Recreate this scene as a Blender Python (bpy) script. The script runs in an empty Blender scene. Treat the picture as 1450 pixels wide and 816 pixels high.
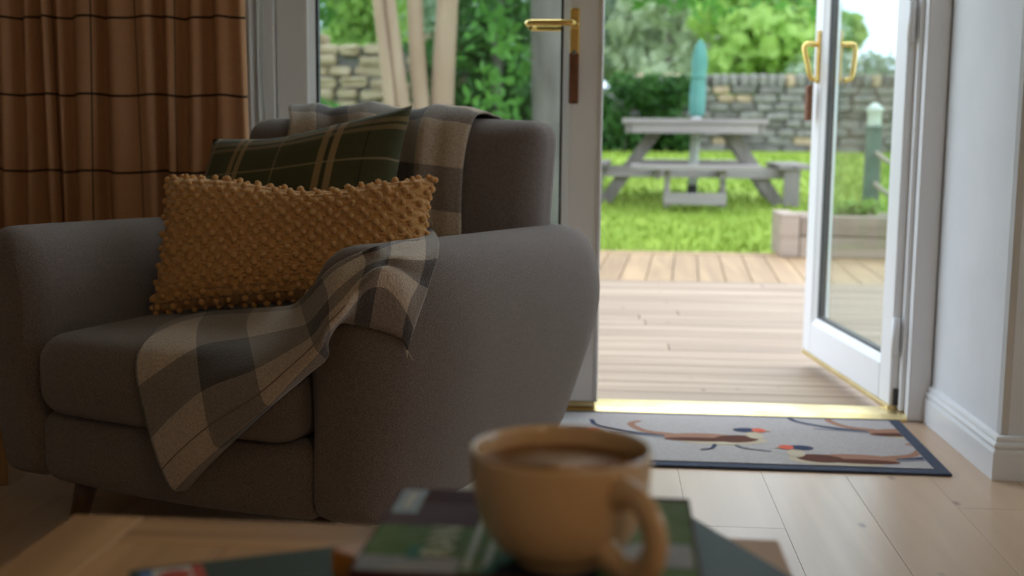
import bpy, bmesh, math, random
import numpy as np
from mathutils import Vector, Matrix
from mathutils.bvhtree import BVHTree

random.seed(7)
rng = np.random.default_rng(7)
scene = bpy.context.scene
COL = scene.collection

# ------------------------------------------------------------------ camera
W, H, FPX = 1450.0, 816.0, 1700.0
CAM = Vector((0, 0, 0.76))
_p, _y, _r = math.radians(7.5), math.radians(-4.7), math.radians(0.55)
FW = Vector((math.sin(_y) * math.cos(_p), math.cos(_y) * math.cos(_p), -math.sin(_p)))
RT0 = Vector((math.cos(_y), -math.sin(_y), 0))
UP0 = RT0.cross(FW)
RT = RT0 * math.cos(_r) + UP0 * math.sin(_r)
UP = -RT0 * math.sin(_r) + UP0 * math.cos(_r)
cam_data = bpy.data.cameras.new('camera')
cam_data.sensor_fit = 'HORIZONTAL'
cam_data.sensor_width = 36.0
cam_data.lens = FPX / W * 36.0
cam_data.clip_start = 0.02
cam_data.clip_end = 400
cam_data.dof.use_dof = True
cam_data.dof.focus_distance = 1.88
cam_data.dof.aperture_fstop = 4.0
cam = bpy.data.objects.new('camera', cam_data)
COL.objects.link(cam)
cam.matrix_world = Matrix((
    (RT.x, UP.x, -FW.x, CAM.x), (RT.y, UP.y, -FW.y, CAM.y), (RT.z, UP.z, -FW.z, CAM.z), (0, 0, 0, 1)))
scene.camera = cam

# ------------------------------------------------------------------ sky, sun, exposure
SKY_STRENGTH = 1.35
world = bpy.data.worlds.new('world')
scene.world = world
world.use_nodes = True
nt = world.node_tree
nt.nodes.clear()
out = nt.nodes.new('ShaderNodeOutputWorld')
bg = nt.nodes.new('ShaderNodeBackground')
tc = nt.nodes.new('ShaderNodeTexCoord')
noise = nt.nodes.new('ShaderNodeTexNoise')
noise.inputs['Scale'].default_value = 2.2
noise.inputs['Detail'].default_value = 5
ramp = nt.nodes.new('ShaderNodeValToRGB')
ramp.color_ramp.elements[0].position = 0.38
ramp.color_ramp.elements[0].color = (0.56, 0.74, 1.0, 1)
ramp.color_ramp.elements[1].position = 0.62
ramp.color_ramp.elements[1].color = (0.86, 0.93, 1.0, 1)
nt.links.new(tc.outputs['Generated'], noise.inputs['Vector'])
nt.links.new(noise.outputs['Fac'], ramp.inputs['Fac'])
nt.links.new(ramp.outputs['Color'], bg.inputs['Color'])
bg.inputs['Strength'].default_value = SKY_STRENGTH
nt.links.new(bg.outputs['Background'], out.inputs['Surface'])

sun_d = bpy.data.lights.new('overcast_sun', 'SUN')
sun_d.energy = 0.6
sun_d.angle = math.radians(60)
sun_d.color = (1.0, 0.97, 0.92)
sun = bpy.data.objects.new('overcast_sun', sun_d)
sun.rotation_euler = (math.radians(-38), math.radians(14), 0)
sun.location = (0, 10, 12)
COL.objects.link(sun)

vs = scene.view_settings
vs.view_transform = 'Standard'
vs.look = 'None'
vs.gamma = 1.0
vs.use_curve_mapping = False
vs.exposure = 1.3


# ------------------------------------------------------------------ helpers
def ray(px, py):
    return (FW + RT * ((px - W / 2) / FPX) - UP * ((py - H / 2) / FPX)).normalized()


def onz(px, py, z):
    d = ray(px, py)
    return CAM + d * ((z - CAM.z) / d.z)


def ony(px, py, y):
    d = ray(px, py)
    return CAM + d * ((y - CAM.y) / d.y)


MATS = {}


def mat(name, color, rough=0.6, metal=0.0, noise_scale=None, color2=None, bump=0.0, bump_scale=None,
        stretch=(1, 1, 1), spec=0.5, emit=None, coords='Object', detail=4.0, sheen=0.0, coat=0.0, contrast=(0.35, 0.65)):
    if name in MATS:
        return MATS[name]
    m = bpy.data.materials.new(name)
    m.use_nodes = True
    t = m.node_tree
    b = t.nodes['Principled BSDF']
    b.inputs['Roughness'].default_value = rough
    b.inputs['Metallic'].default_value = metal
    b.inputs['Specular IOR Level'].default_value = spec
    b.inputs['Base Color'].default_value = (*color, 1)
    if sheen:
        b.inputs['Sheen Weight'].default_value = sheen
    if coat:
        b.inputs['Coat Weight'].default_value = coat
        b.inputs['Coat Roughness'].default_value = 0.15
    if emit:
        b.inputs['Emission Color'].default_value = (*emit[0], 1)
        b.inputs['Emission Strength'].default_value = emit[1]
    if noise_scale or bump:
        c = t.nodes.new('ShaderNodeTexCoord')
        mp = t.nodes.new('ShaderNodeMapping')
        mp.inputs['Scale'].default_value = stretch
        t.links.new(c.outputs[coords], mp.inputs['Vector'])
    if noise_scale:
        n = t.nodes.new('ShaderNodeTexNoise')
        n.inputs['Scale'].default_value = noise_scale
        n.inputs['Detail'].default_value = detail
        r = t.nodes.new('ShaderNodeValToRGB')
        r.color_ramp.elements[0].position = contrast[0]
        r.color_ramp.elements[1].position = contrast[1]
        r.color_ramp.elements[0].color = (*color, 1)
        r.color_ramp.elements[1].color = (*(color2 or color), 1)
        t.links.new(mp.outputs['Vector'], n.inputs['Vector'])
        t.links.new(n.outputs['Fac'], r.inputs['Fac'])
        t.links.new(r.outputs['Color'], b.inputs['Base Color'])
    if bump:
        n2 = t.nodes.new('ShaderNodeTexNoise')
        n2.inputs['Scale'].default_value = bump_scale or 200
        n2.inputs['Detail'].default_value = 2
        bp = t.nodes.new('ShaderNodeBump')
        bp.inputs['Strength'].default_value = bump
        bp.inputs['Distance'].default_value = 0.004
        t.links.new(mp.outputs['Vector'], n2.inputs['Vector'])
        t.links.new(n2.outputs['Fac'], bp.inputs['Height'])
        t.links.new(bp.outputs['Normal'], b.inputs['Normal'])
    MATS[name] = m
    return m


def wood(name, c1, c2, scale=3.0, axis='Y', rough=0.45, spec=0.4, bump=0.15, knots=False, per_object=0.12):
    """oak-like grain: stretched noise along one axis, slight tone shift for each board"""
    if name in MATS:
        return MATS[name]
    m = bpy.data.materials.new(name)
    m.use_nodes = True
    t = m.node_tree
    b = t.nodes['Principled BSDF']
    b.inputs['Roughness'].default_value = rough
    b.inputs['Specular IOR Level'].default_value = spec
    c = t.nodes.new('ShaderNodeTexCoord')
    oi = t.nodes.new('ShaderNodeObjectInfo')
    mp = t.nodes.new('ShaderNodeMapping')
    s = {'X': (0.7, 9, 9), 'Y': (9, 0.7, 9), 'Z': (9, 9, 0.7)}[axis]
    mp.inputs['Scale'].default_value = [v * scale for v in s]
    add = t.nodes.new('ShaderNodeVectorMath')
    add.operation = 'ADD'
    mul = t.nodes.new('ShaderNodeMath')
    mul.operation = 'MULTIPLY'
    mul.inputs[1].default_value = 37.0
    t.links.new(oi.outputs['Random'], mul.inputs[0])
    t.links.new(c.outputs['Object'], mp.inputs['Vector'])
    t.links.new(mp.outputs['Vector'], add.inputs[0])
    t.links.new(mul.outputs['Value'], add.inputs[1])
    n = t.nodes.new('ShaderNodeTexNoise')
    n.inputs['Scale'].default_value = 1.0
    n.inputs['Detail'].default_value = 6
    n.inputs['Distortion'].default_value = 0.6
    t.links.new(add.outputs['Vector'], n.inputs['Vector'])
    r = t.nodes.new('ShaderNodeValToRGB')
    r.color_ramp.elements[0].position = 0.32
    r.color_ramp.elements[1].position = 0.68
    r.color_ramp.elements[0].color = (*c2, 1)
    r.color_ramp.elements[1].color = (*c1, 1)
    t.links.new(n.outputs['Fac'], r.inputs['Fac'])
    hsv = t.nodes.new('ShaderNodeHueSaturation')
    mr = t.nodes.new('ShaderNodeMapRange')
    mr.inputs['To Min'].default_value = 1 - per_object
    mr.inputs['To Max'].default_value = 1 + per_object
    t.links.new(oi.outputs['Random'], mr.inputs['Value'])
    t.links.new(mr.outputs['Result'], hsv.inputs['Value'])
    t.links.new(r.outputs['Color'], hsv.inputs['Color'])
    last = hsv.outputs['Color']
    if knots:
        kn = t.nodes.new('ShaderNodeTexVoronoi')
        kn.inputs['Scale'].default_value = 1.0
        km = t.nodes.new('ShaderNodeMapping')
        km.inputs['Scale'].default_value = (6.5, 3.4, 6.5)
        ka = t.nodes.new('ShaderNodeVectorMath')
        t.links.new(c.outputs['Object'], km.inputs['Vector'])
        t.links.new(km.outputs['Vector'], ka.inputs[0])
        t.links.new(mul.outputs['Value'], ka.inputs[1])
        t.links.new(ka.outputs['Vector'], kn.inputs['Vector'])
        kr = t.nodes.new('ShaderNodeValToRGB')
        kr.color_ramp.elements[0].position = 0.015
        kr.color_ramp.elements[0].color = (0.35, 0.25, 0.2, 1)
        kr.color_ramp.elements[1].position = 0.075
        kr.color_ramp.elements[1].color = (1, 1, 1, 1)
        t.links.new(kn.outputs['Distance'], kr.inputs['Fac'])
        mx = t.nodes.new('ShaderNodeMixRGB')
        mx.blend_type = 'MULTIPLY'
        mx.inputs['Fac'].default_value = 0.8
        t.links.new(last, mx.inputs['Color1'])
        t.links.new(kr.outputs['Color'], mx.inputs['Color2'])
        last = mx.outputs['Color']
    t.links.new(last, b.inputs['Base Color'])
    if bump:
        bp = t.nodes.new('ShaderNodeBump')
        bp.inputs['Strength'].default_value = bump
        bp.inputs['Distance'].default_value = 0.002
        t.links.new(n.outputs['Fac'], bp.inputs['Height'])
        t.links.new(bp.outputs['Normal'], b.inputs['Normal'])
    MATS[name] = m
    return m


def glass_mat():
    if 'glass' in MATS:
        return MATS['glass']
    m = bpy.data.materials.new('glass')
    m.use_nodes = True
    t = m.node_tree
    t.nodes.clear()
    o = t.nodes.new('ShaderNodeOutputMaterial')
    tr = t.nodes.new('ShaderNodeBsdfTransparent')
    tr.inputs['Color'].default_value = (0.93, 0.955, 0.945, 1)
    gl = t.nodes.new('ShaderNodeBsdfGlossy')
    gl.inputs['Roughness'].default_value = 0.02
    fr = t.nodes.new('ShaderNodeLayerWeight')
    fr.inputs['Blend'].default_value = 0.5
    pw = t.nodes.new('ShaderNodeMath')
    pw.operation = 'POWER'
    pw.inputs[1].default_value = 5.0
    mr = t.nodes.new('ShaderNodeMapRange')
    mr.inputs['To Min'].default_value = 0.02
    mr.inputs['To Max'].default_value = 0.35
    mx = t.nodes.new('ShaderNodeMixShader')
    t.links.new(fr.outputs['Facing'], pw.inputs[0])
    t.links.new(pw.outputs[0], mr.inputs['Value'])
    t.links.new(mr.outputs['Result'], mx.inputs['Fac'])
    t.links.new(tr.outputs['BSDF'], mx.inputs[1])
    t.links.new(gl.outputs['BSDF'], mx.inputs[2])
    t.links.new(mx.outputs['Shader'], o.inputs['Surface'])
    MATS['glass'] = m
    return m


def link(name, me, parent=None, loc=None, rot=None):
    o = bpy.data.objects.new(name, me)
    COL.objects.link(o)
    if parent:
        o.parent = parent
    if loc is not None:
        o.location = loc
    if rot is not None:
        o.rotation_euler = rot
    return o


def mesh(name, verts, faces, material=None, smooth=False):
    me = bpy.data.meshes.new(name)
    me.from_pydata([tuple(v) for v in verts], [], [tuple(f) for f in faces])
    if material:
        for mm in (material if isinstance(material, (list, tuple)) else [material]):
            me.materials.append(mm)
    if smooth:
        me.polygons.foreach_set('use_smooth', [True] * len(me.polygons))
    me.update()
    return me


def fix_normals(me):
    bm = bmesh.new()
    bm.from_mesh(me)
    bmesh.ops.recalc_face_normals(bm, faces=bm.faces)
    bm.to_mesh(me)
    bm.free()


def bevel(o, w, seg=2):
    md = o.modifiers.new('bevel', 'BEVEL')
    md.width = w
    md.segments = seg
    md.limit_method = 'ANGLE'
    return o


BOXF = [(0, 3, 2, 1), (4, 5, 6, 7), (0, 1, 5, 4), (1, 2, 6, 5), (2, 3, 7, 6), (3, 0, 4, 7)]


def boxv(x0, x1, y0, y1, z0, z1):
    return [(x0, y0, z0), (x1, y0, z0), (x1, y1, z0), (x0, y1, z0), (x0, y0, z1), (x1, y0, z1), (x1, y1, z1), (x0, y1, z1)]


def box(name, x0, x1, y0, y1, z0, z1, m, parent=None, bev=0.0, seg=2):
    """box given by its limits (in the parent's space), its origin at the centre of its base"""
    c = ((x0 + x1) / 2, (y0 + y1) / 2, z0)
    me = mesh(name, boxv(x0 - c[0], x1 - c[0], y0 - c[1], y1 - c[1], 0, z1 - z0), BOXF, m)
    o = link(name, me, parent, c)
    if bev:
        bevel(o, bev, seg)
    return o


def prism(name, poly, z0, z1, m, parent=None, bev=0.0):
    n = len(poly)
    v = [(x, y, z0) for x, y in poly] + [(x, y, z1) for x, y in poly]
    f = [tuple(range(n))[::-1], tuple(range(n, 2 * n))] + [(i, (i + 1) % n, n + (i + 1) % n, n + i) for i in range(n)]
    me = mesh(name, v, f, m)
    fix_normals(me)
    o = link(name, me, parent)
    if bev:
        bevel(o, bev)
    return o


def tube_data(path, radii, seg=10, flat=1.0, cap=True, up=Vector((0, 0, 1))):
    path = [Vector(p) for p in path]
    if not isinstance(radii, (list, tuple)):
        radii = [radii] * len(path)
    v, f = [], []
    for i, p in enumerate(path):
        d = (path[min(i + 1, len(path) - 1)] - path[max(i - 1, 0)]).normalized()
        if i == 0:
            a = d.cross(up)
            if a.length < 0.2:
                a = d.cross(Vector((0, 1, 0)))
        else:                       # carry the frame along so the tube does not twist
            a = prev - d * prev.dot(d)
        a.normalize()
        prev = a
        b = a.cross(d).normalized()
        for k in range(seg):
            t = 2 * math.pi * k / seg
            v.append(p + a * math.cos(t) * radii[i] * flat + b * math.sin(t) * radii[i])
    for i in range(len(path) - 1):
        for k in range(seg):
            f.append((i * seg + k, i * seg + (k + 1) % seg, (i + 1) * seg + (k + 1) % seg, (i + 1) * seg + k))
    if cap:
        f.append(tuple(range(seg))[::-1])
        f.append(tuple(range((len(path) - 1) * seg, len(path) * seg)))
    return v, f


def tube(name, path, radii, m, parent=None, seg=10, flat=1.0, up=Vector((0, 0, 1))):
    v, f = tube_data(path, radii, seg, flat, True, up)
    me = mesh(name, v, f, m, True)
    fix_normals(me)
    return link(name, me, parent)


def lathe(name, prof, m, parent=None, seg=48, loc=None):
    v, f = [], []
    n = len(prof)
    for r, z in prof:
        for k in range(seg):
            t = 2 * math.pi * k / seg
            v.append((r * math.cos(t), r * math.sin(t), z))
    for i in range(n - 1):
        for k in range(seg):
            f.append((i * seg + k, i * seg + (k + 1) % seg, (i + 1) * seg + (k + 1) % seg, (i + 1) * seg + k))
    f.append(tuple(range(seg))[::-1])
    f.append(tuple(range((n - 1) * seg, n * seg)))
    me = mesh(name, v, f, m, True)
    return link(name, me, parent, loc)


def catmull(pts, n, closed=False):
    pts = [Vector(p) for p in pts]
    res = []
    N = len(pts)
    segs = N if closed else N - 1
    for i in range(segs):
        if closed:
            p0, p1, p2, p3 = pts[i - 1], pts[i], pts[(i + 1) % N], pts[(i + 2) % N]
        else:
            p1, p2 = pts[i], pts[i + 1]
            p0 = pts[i - 1] if i > 0 else p1 * 2 - p2
            p3 = pts[i + 2] if i + 2 < N else p2 * 2 - p1
        for k in range(n):
            t = k / n
            res.append(0.5 * ((2 * p1) + (p2 - p0) * t + (2 * p0 - 5 * p1 + 4 * p2 - p3) * t * t + (3 * p1 - p0 - 3 * p2 + p3) * t ** 3))
    if not closed:
        res.append(pts[-1])
    return res


def rbox_data(hx, hy, hz, r, nin=8, ne=5):
    """rounded box centred on the origin, evenly gridded so that it can be bent"""
    def axis(h):
        a = [-h + r * (1 - math.cos(math.pi / 2 * k / ne)) for k in range(ne)]
        b = [-(h - r) + 2 * (h - r) * k / nin for k in range(nin + 1)]
        return a + b + [-x for x in a[::-1]]
    X, Y, Z = axis(hx), axis(hy), axis(hz)
    idx, v, f = {}, [], []

    def vid(i, j, k):
        if (i, j, k) not in idx:
            p = Vector((X[i], Y[j], Z[k]))
            q = Vector((max(-(hx - r), min(hx - r, p.x)), max(-(hy - r), min(hy - r, p.y)), max(-(hz - r), min(hz - r, p.z))))
            d = p - q
            if d.length > 1e-9:
                p = q + d.normalized() * r
            idx[(i, j, k)] = len(v)
            v.append(p)
        return idx[(i, j, k)]
    nx, ny, nz = len(X), len(Y), len(Z)
    for i in range(nx - 1):
        for j in range(ny - 1):
            f.append((vid(i, j, 0), vid(i, j + 1, 0), vid(i + 1, j + 1, 0), vid(i + 1, j, 0)))
            f.append((vid(i, j, nz - 1), vid(i + 1, j, nz - 1), vid(i + 1, j + 1, nz - 1), vid(i, j + 1, nz - 1)))
    for i in range(nx - 1):
        for k in range(nz - 1):
            f.append((vid(i, 0, k), vid(i + 1, 0, k), vid(i + 1, 0, k + 1), vid(i, 0, k + 1)))
            f.append((vid(i, ny - 1, k), vid(i, ny - 1, k + 1), vid(i + 1, ny - 1, k + 1), vid(i + 1, ny - 1, k)))
    for j in range(ny - 1):
        for k in range(nz - 1):
            f.append((vid(0, j, k), vid(0, j, k + 1), vid(0, j + 1, k + 1), vid(0, j + 1, k)))
            f.append((vid(nx - 1, j, k), vid(nx - 1, j + 1, k), vid(nx - 1, j + 1, k + 1), vid(nx - 1, j, k + 1)))
    return v, f


def empty(name, loc=(0, 0, 0), rz=0.0):
    o = bpy.data.objects.new(name, None)
    o.empty_display_size = 0.1
    COL.objects.link(o)
    o.location = loc
    o.rotation_euler = (0, 0, rz)
    return o


def under(child, part):
    """make a piece a sub-part of a part of the same thing (parts carry no rotation)"""
    child.parent = part
    child.location = Vector(child.location) - Vector(part.location)
    return child


def tag(o, label, cat, group=None):
    o['label'] = label
    o['category'] = cat
    if group:
        o['group'] = group
    return o


def struct(o, label=None):
    o['kind'] = 'structure'
    if label:
        o['label'] = label
    return o


def sstep(a, b, x):
    t = max(0.0, min(1.0, (x - a) / (b - a)))
    return t * t * (3 - 2 * t)


# ------------------------------------------------------------------ materials
M_wall = mat('wall_paint', (0.78, 0.78, 0.79), 0.75, noise_scale=6, color2=(0.74, 0.74, 0.75), bump=0.05, bump_scale=60)
M_gloss_white = mat('white_gloss_paint', (0.80, 0.80, 0.80), 0.35)
M_upvc = mat('white_upvc', (0.86, 0.86, 0.87), 0.32)
M_ceiling = mat('ceiling_paint', (0.75, 0.74, 0.72), 0.9)
M_gasket = mat('gasket_rubber', (0.045, 0.045, 0.05), 0.6)
M_brass = mat('polished_brass', (0.83, 0.58, 0.20), 0.24, metal=1.0, noise_scale=30, color2=(0.78, 0.53, 0.17))
M_brassdull = mat('worn_brass_sill', (0.80, 0.66, 0.36), 0.38, metal=1.0, noise_scale=18, color2=(0.72, 0.57, 0.28))
M_leather = mat('brown_leather_fob', (0.20, 0.075, 0.03), 0.6, noise_scale=60, color2=(0.15, 0.05, 0.02))
M_floor = wood('oak_floor', (0.60, 0.42, 0.285), (0.50, 0.335, 0.215), 1.4, 'Y', rough=0.33, spec=0.5, bump=0.08, knots=True, per_object=0.06)
M_joint = mat('floor_joint', (0.24, 0.15, 0.085), 0.8)
M_deck = wood('weathered_deck', (0.389, 0.286, 0.201), (0.276, 0.194, 0.134), 1.2, 'X', rough=0.65, spec=0.3, bump=0.2, knots=True, per_object=0.10)
M_deck2 = wood('newer_deck', (0.421, 0.278, 0.148), (0.306, 0.193, 0.109), 1.2, 'Y', rough=0.65, spec=0.3, bump=0.2, per_object=0.16)
M_dark = mat('dark_void', (0.05, 0.045, 0.04), 0.9)
M_fabric = mat('grey_upholstery', (0.135, 0.104, 0.092), 0.9, noise_scale=420, color2=(0.225, 0.178, 0.160), bump=0.55, bump_scale=650, spec=0.15, sheen=0.25, detail=2)
M_seam = mat('upholstery_seam', (0.07, 0.063, 0.06), 0.95)
M_walnut = wood('walnut_leg', (0.12, 0.06, 0.035), (0.07, 0.035, 0.02), 3, 'Z', rough=0.4)
M_oak = wood('oak_table', (0.58, 0.34, 0.165), (0.33, 0.175, 0.075), 1.6, 'Y', rough=0.55, spec=0.25, bump=0.1, per_object=0.10)
M_oakx = wood('oak_table_cross', (0.58, 0.34, 0.165), (0.33, 0.175, 0.075), 1.6, 'X', rough=0.55, spec=0.25, bump=0.1, per_object=0.10)
M_oakz = wood('oak_upright', (0.46, 0.25, 0.10), (0.34, 0.17, 0.065), 2.0, 'Z', rough=0.45)
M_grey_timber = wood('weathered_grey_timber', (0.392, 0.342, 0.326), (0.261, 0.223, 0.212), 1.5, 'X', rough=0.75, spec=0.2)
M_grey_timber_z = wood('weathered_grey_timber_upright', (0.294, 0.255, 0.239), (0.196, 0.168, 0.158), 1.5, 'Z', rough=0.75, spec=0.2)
M_sleeper = wood('sleeper_timber', (0.450, 0.360, 0.288), (0.297, 0.229, 0.180), 1.3, 'X', rough=0.8, spec=0.2)
M_stone = mat('drystone_grey', (0.187, 0.176, 0.156), 0.9, noise_scale=4, color2=(0.281, 0.261, 0.230), bump=0.5, bump_scale=14)
M_stone2 = mat('drystone_ochre', (0.377, 0.270, 0.170), 0.9, noise_scale=4, color2=(0.493, 0.377, 0.259), bump=0.5, bump_scale=14)
M_stone3 = mat('drystone_dark', (0.117, 0.109, 0.098), 0.9, noise_scale=5, color2=(0.195, 0.179, 0.156), bump=0.5, bump_scale=14)
M_lawn = mat('lawn_soil', (0.193, 0.284, 0.038), 0.95, noise_scale=1.6, color2=(0.270, 0.355, 0.054), spec=0.1, coords='Object')
M_blade = mat('grass_blade', (0.231, 0.341, 0.044), 0.7, noise_scale=1.2, color2=(0.327, 0.412, 0.076), spec=0.2)
M_bark = mat('grey_bark', (0.119, 0.101, 0.087), 0.9, noise_scale=9, color2=(0.189, 0.164, 0.143), bump=0.5, bump_scale=25, stretch=(1, 1, 0.25))
M_pale_bark = mat('pale_bark', (0.33, 0.215, 0.14), 0.85, noise_scale=6, color2=(0.43, 0.305, 0.21), bump=0.3, bump_scale=20, stretch=(1, 1, 0.2))


def leaf_mat(name, c1, c2):
    m = mat(name, c1, 0.55, noise_scale=1.6, color2=c2, spec=0.25)
    t = m.node_tree
    b = t.nodes['Principled BSDF']
    tl = t.nodes.new('ShaderNodeBsdfTranslucent')       # thin leaves pass light on
    ms = t.nodes.new('ShaderNodeMixShader')
    ms.inputs['Fac'].default_value = 0.45
    t.links.new(b.inputs['Base Color'].links[0].from_socket, tl.inputs['Color'])
    t.links.new(b.outputs['BSDF'], ms.inputs[1])
    t.links.new(tl.outputs['BSDF'], ms.inputs[2])
    t.links.new(ms.outputs['Shader'], t.nodes['Material Output'].inputs['Surface'])
    return m


L_ivy = leaf_mat('leaf_ivy', (0.080, 0.225, 0.048), (0.179, 0.394, 0.075))
L_dark = leaf_mat('leaf_dark', (0.036, 0.104, 0.024), (0.080, 0.184, 0.040))
L_fresh = leaf_mat('leaf_fresh', (0.275, 0.450, 0.088), (0.425, 0.587, 0.175))
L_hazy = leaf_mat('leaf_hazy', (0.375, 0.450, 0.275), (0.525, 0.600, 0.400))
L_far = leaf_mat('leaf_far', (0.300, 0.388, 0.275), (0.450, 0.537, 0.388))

# ------------------------------------------------------------------ room shell
YD = 3.20           # inner face of the door frame
floor = struct(box('floor', -3.0, 2.4, -2.6, 3.33, -0.12, -0.012, M_joint))
PLW = 0.186
ix = 0
x = -3.0
plank_meshes = {}
while x < 2.4 - 1e-6:
    w = min(PLW, 2.4 - x)
    y = -2.6 - random.uniform(0, 1.6)
    while y < YD:
        ln = random.uniform(1.5, 2.1)
        a, b = max(y, -2.6), min(y + ln, YD)
        if b - a > 0.02:
            zt = random.uniform(-0.0006, 0.0)
            o = box('plank', x + 0.0004 + 0.3, x + w - 0.0004 + 0.3, a + 0.0004, b - 0.0004, 0.0, 0.012 + zt, M_floor, None)
            # floor's own origin sits at its base centre
            o.parent = floor
            o.location = (o.location.x - 0.3 - floor.location.x, o.location.y - floor.location.y, 0.108)
        y += ln
    x += w
    ix += 1

WT = 2.42
struct(box('ceiling', -3.1, 2.5, -2.7, 3.34, WT, WT + 0.1, M_ceiling))
struct(box('wall_left', -3.1, -3.0, -2.7, 3.34, 0, WT, M_wall))
struct(box('wall_behind', -3.0, 2.4, -2.7, -2.6, 0, WT, M_wall))
WY0, WY1, WZ0, WZ1 = 1.30, 2.60, 0.65, 2.10        # unseen window added in the right hand wall for side light
v, f = [], []
for bb4 in ((2.4, 2.5, -2.7, 3.34, 0, WZ0), (2.4, 2.5, -2.7, 3.34, WZ1, WT), (2.4, 2.5, -2.7, WY0, WZ0, WZ1), (2.4, 2.5, WY1, 3.34, WZ0, WZ1)):
    k = len(v)
    v += boxv(*bb4)
    f += [tuple(k + i for i in q) for q in BOXF]
struct(link('wall_right', mesh('wall_right', v, f, M_wall)))
win = struct(empty('added_window', (2.45, (WY0 + WY1) / 2, WZ0)))
hwn = (WY1 - WY0) / 2
for (a, b_) in ((-hwn, -hwn + .06), (-.03, .03), (hwn - .06, hwn)):
    box('window_frame', -.035, .035, a, b_, 0, WZ1 - WZ0, M_upvc, win, .004)
for (a, b_) in ((0, .06), (WZ1 - WZ0 - .06, WZ1 - WZ0)):
    for q0, q1 in ((-hwn + .06, -.03), (.03, hwn - .06)):
        box('window_rail', -.033, .033, q0, q1, a, b_, M_upvc, win, .004)
for q0, q1 in ((-hwn + .06, -.03), (.03, hwn - .06)):
    box('pane', -.003, .003, q0, q1, .06, WZ1 - WZ0 - .06, glass_mat(), win)
box('window_sill', -.14, -.035, -hwn - .04, hwn + .04, -.03, 0, M_gloss_white, win, .004)
struct(box('wall_back', -3.0, -0.972, YD, YD + 0.14, 0, WT, M_wall))
struct(box('wall_over_door', -0.972, 0.86, YD, YD + 0.14, 2.14, WT, M_wall))
struct(prism('wall_return', [(0.855, YD - 0.005), (0.868, 2.70), (0.873, 2.686), (0.887, 2.68), (2.4, 2.68), (2.4, YD + 0.14), (0.855, YD + 0.14)], 0, WT, M_wall))

# moulded skirting swept around the return
SK = [(0.0, 0.0), (0.018, 0.0), (0.018, 0.062), (0.0165, 0.066), (0.0125, 0.067), (0.0125, 0.070), (0.016, 0.074), (0.0165, 0.079),
      (0.014, 0.083), (0.010, 0.084), (0.010, 0.087), (0.0115, 0.090), (0.010, 0.096), (0.005, 0.0985), (0.0, 0.099)]


def skirting(name, path, m):
    v, f = [], []
    n = len(SK)
    P = [Vector((a, b, 0)) for a, b in path]
    for i, p in enumerate(P):
        d0 = (p - P[i - 1]).normalized() if i else (P[1] - p).normalized()
        d1 = (P[i + 1] - p).normalized() if i + 1 < len(P) else d0
        n0, n1 = Vector((d0.y, -d0.x, 0)), Vector((d1.y, -d1.x, 0))
        mit = (n0 + n1).normalized()
        k = 1 / max(0.3, mit.dot(n0))
        for s, z in SK:
            v.append(p + mit * s * k + Vector((0, 0, z)))
    for i in range(len(P) - 1):
        for k in range(n - 1):
            f.append((i * n + k, i * n + k + 1, (i + 1) * n + k + 1, (i + 1) * n + k))
    f.append(tuple(range(n)))
    f.append(tuple(range((len(P) - 1) * n, len(P) * n))[::-1])
    me = mesh(name, v, f, m)
    fix_normals(me)
    return struct(link(name, me))


skirting('baseboard_return', [(0.855, YD), (0.869, 2.68), (2.39, 2.68)], M_gloss_white)
skirting('baseboard_right', [(2.4, 2.66), (2.4, -2.6)], M_gloss_white)
skirting('baseboard_back', [(-2.99, YD), (-0.99, YD)], M_gloss_white)
skirting('baseboard_left', [(-3.0, -2.59), (-3.0, YD - 0.02)], M_gloss_white)

# ------------------------------------------------------------------ french doors
fr = struct(empty('trim_1', (-0.06, YD + 0.035, 0)))
fr['label'] = 'white door frame around the french doors'
FX0, FX1 = -0.972 + 0.06, 0.853 + 0.06
for nm, (a, b, c, d, e, g) in dict(jamb=(FX0, FX0 + 0.066, -0.035, 0.035, 0, 2.14),).items():
    box('jamb', a, b, c, d, e, g, M_upvc, fr, 0.004)
box('jamb', FX1 - 0.058, FX1, -0.035, 0.035, 0, 2.14, M_upvc, fr, 0.004)
box('head', FX0 + 0.066, FX1 - 0.058, -0.035, 0.035, 2.085, 2.14, M_upvc, fr, 0.004)
box('rebate_strip', FX0 + 0.066, FX0 + 0.078, 0.0, 0.035, 0.02, 2.085, M_upvc, fr, 0.002)
box('rebate_strip', FX1 - 0.070, FX1 - 0.058, 0.0, 0.035, 0.02, 2.085, M_upvc, fr, 0.002)
box('architrave', FX0 - 0.028, FX0 + 0.012, -0.047, -0.035, 0, 2.16, M_upvc, fr, 0.003)

sill = struct(empty('trim_2', (-0.06, YD, 0)))
sill['label'] = 'brass threshold strip across the doorway'
v = []
prof = [(-0.006, 0.0), (-0.006, 0.006), (0.012, 0.016), (0.05, 0.019), (0.09, 0.019), (0.118, 0.006), (0.118, -0.05), (-0.006, -0.05)]
prof = [(a, max(b, 0.0005)) if a < 0.1 else (a, b) for a, b in prof[:6]] + [(0.118, 0.0005)]
for xx in (FX0 + 0.066, FX1 - 0.058):
    v += [(xx, a, b) for a, b in prof]
n = len(prof)
f = [(k, (k + 1) % n, n + (k + 1) % n, n + k) for k in range(n)] + [tuple(range(n))[::-1], tuple(range(n, 2 * n))]
me = mesh('threshold_strip', v, f, M_brassdull)
fix_normals(me)
link('threshold_strip', me, sill)


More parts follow.
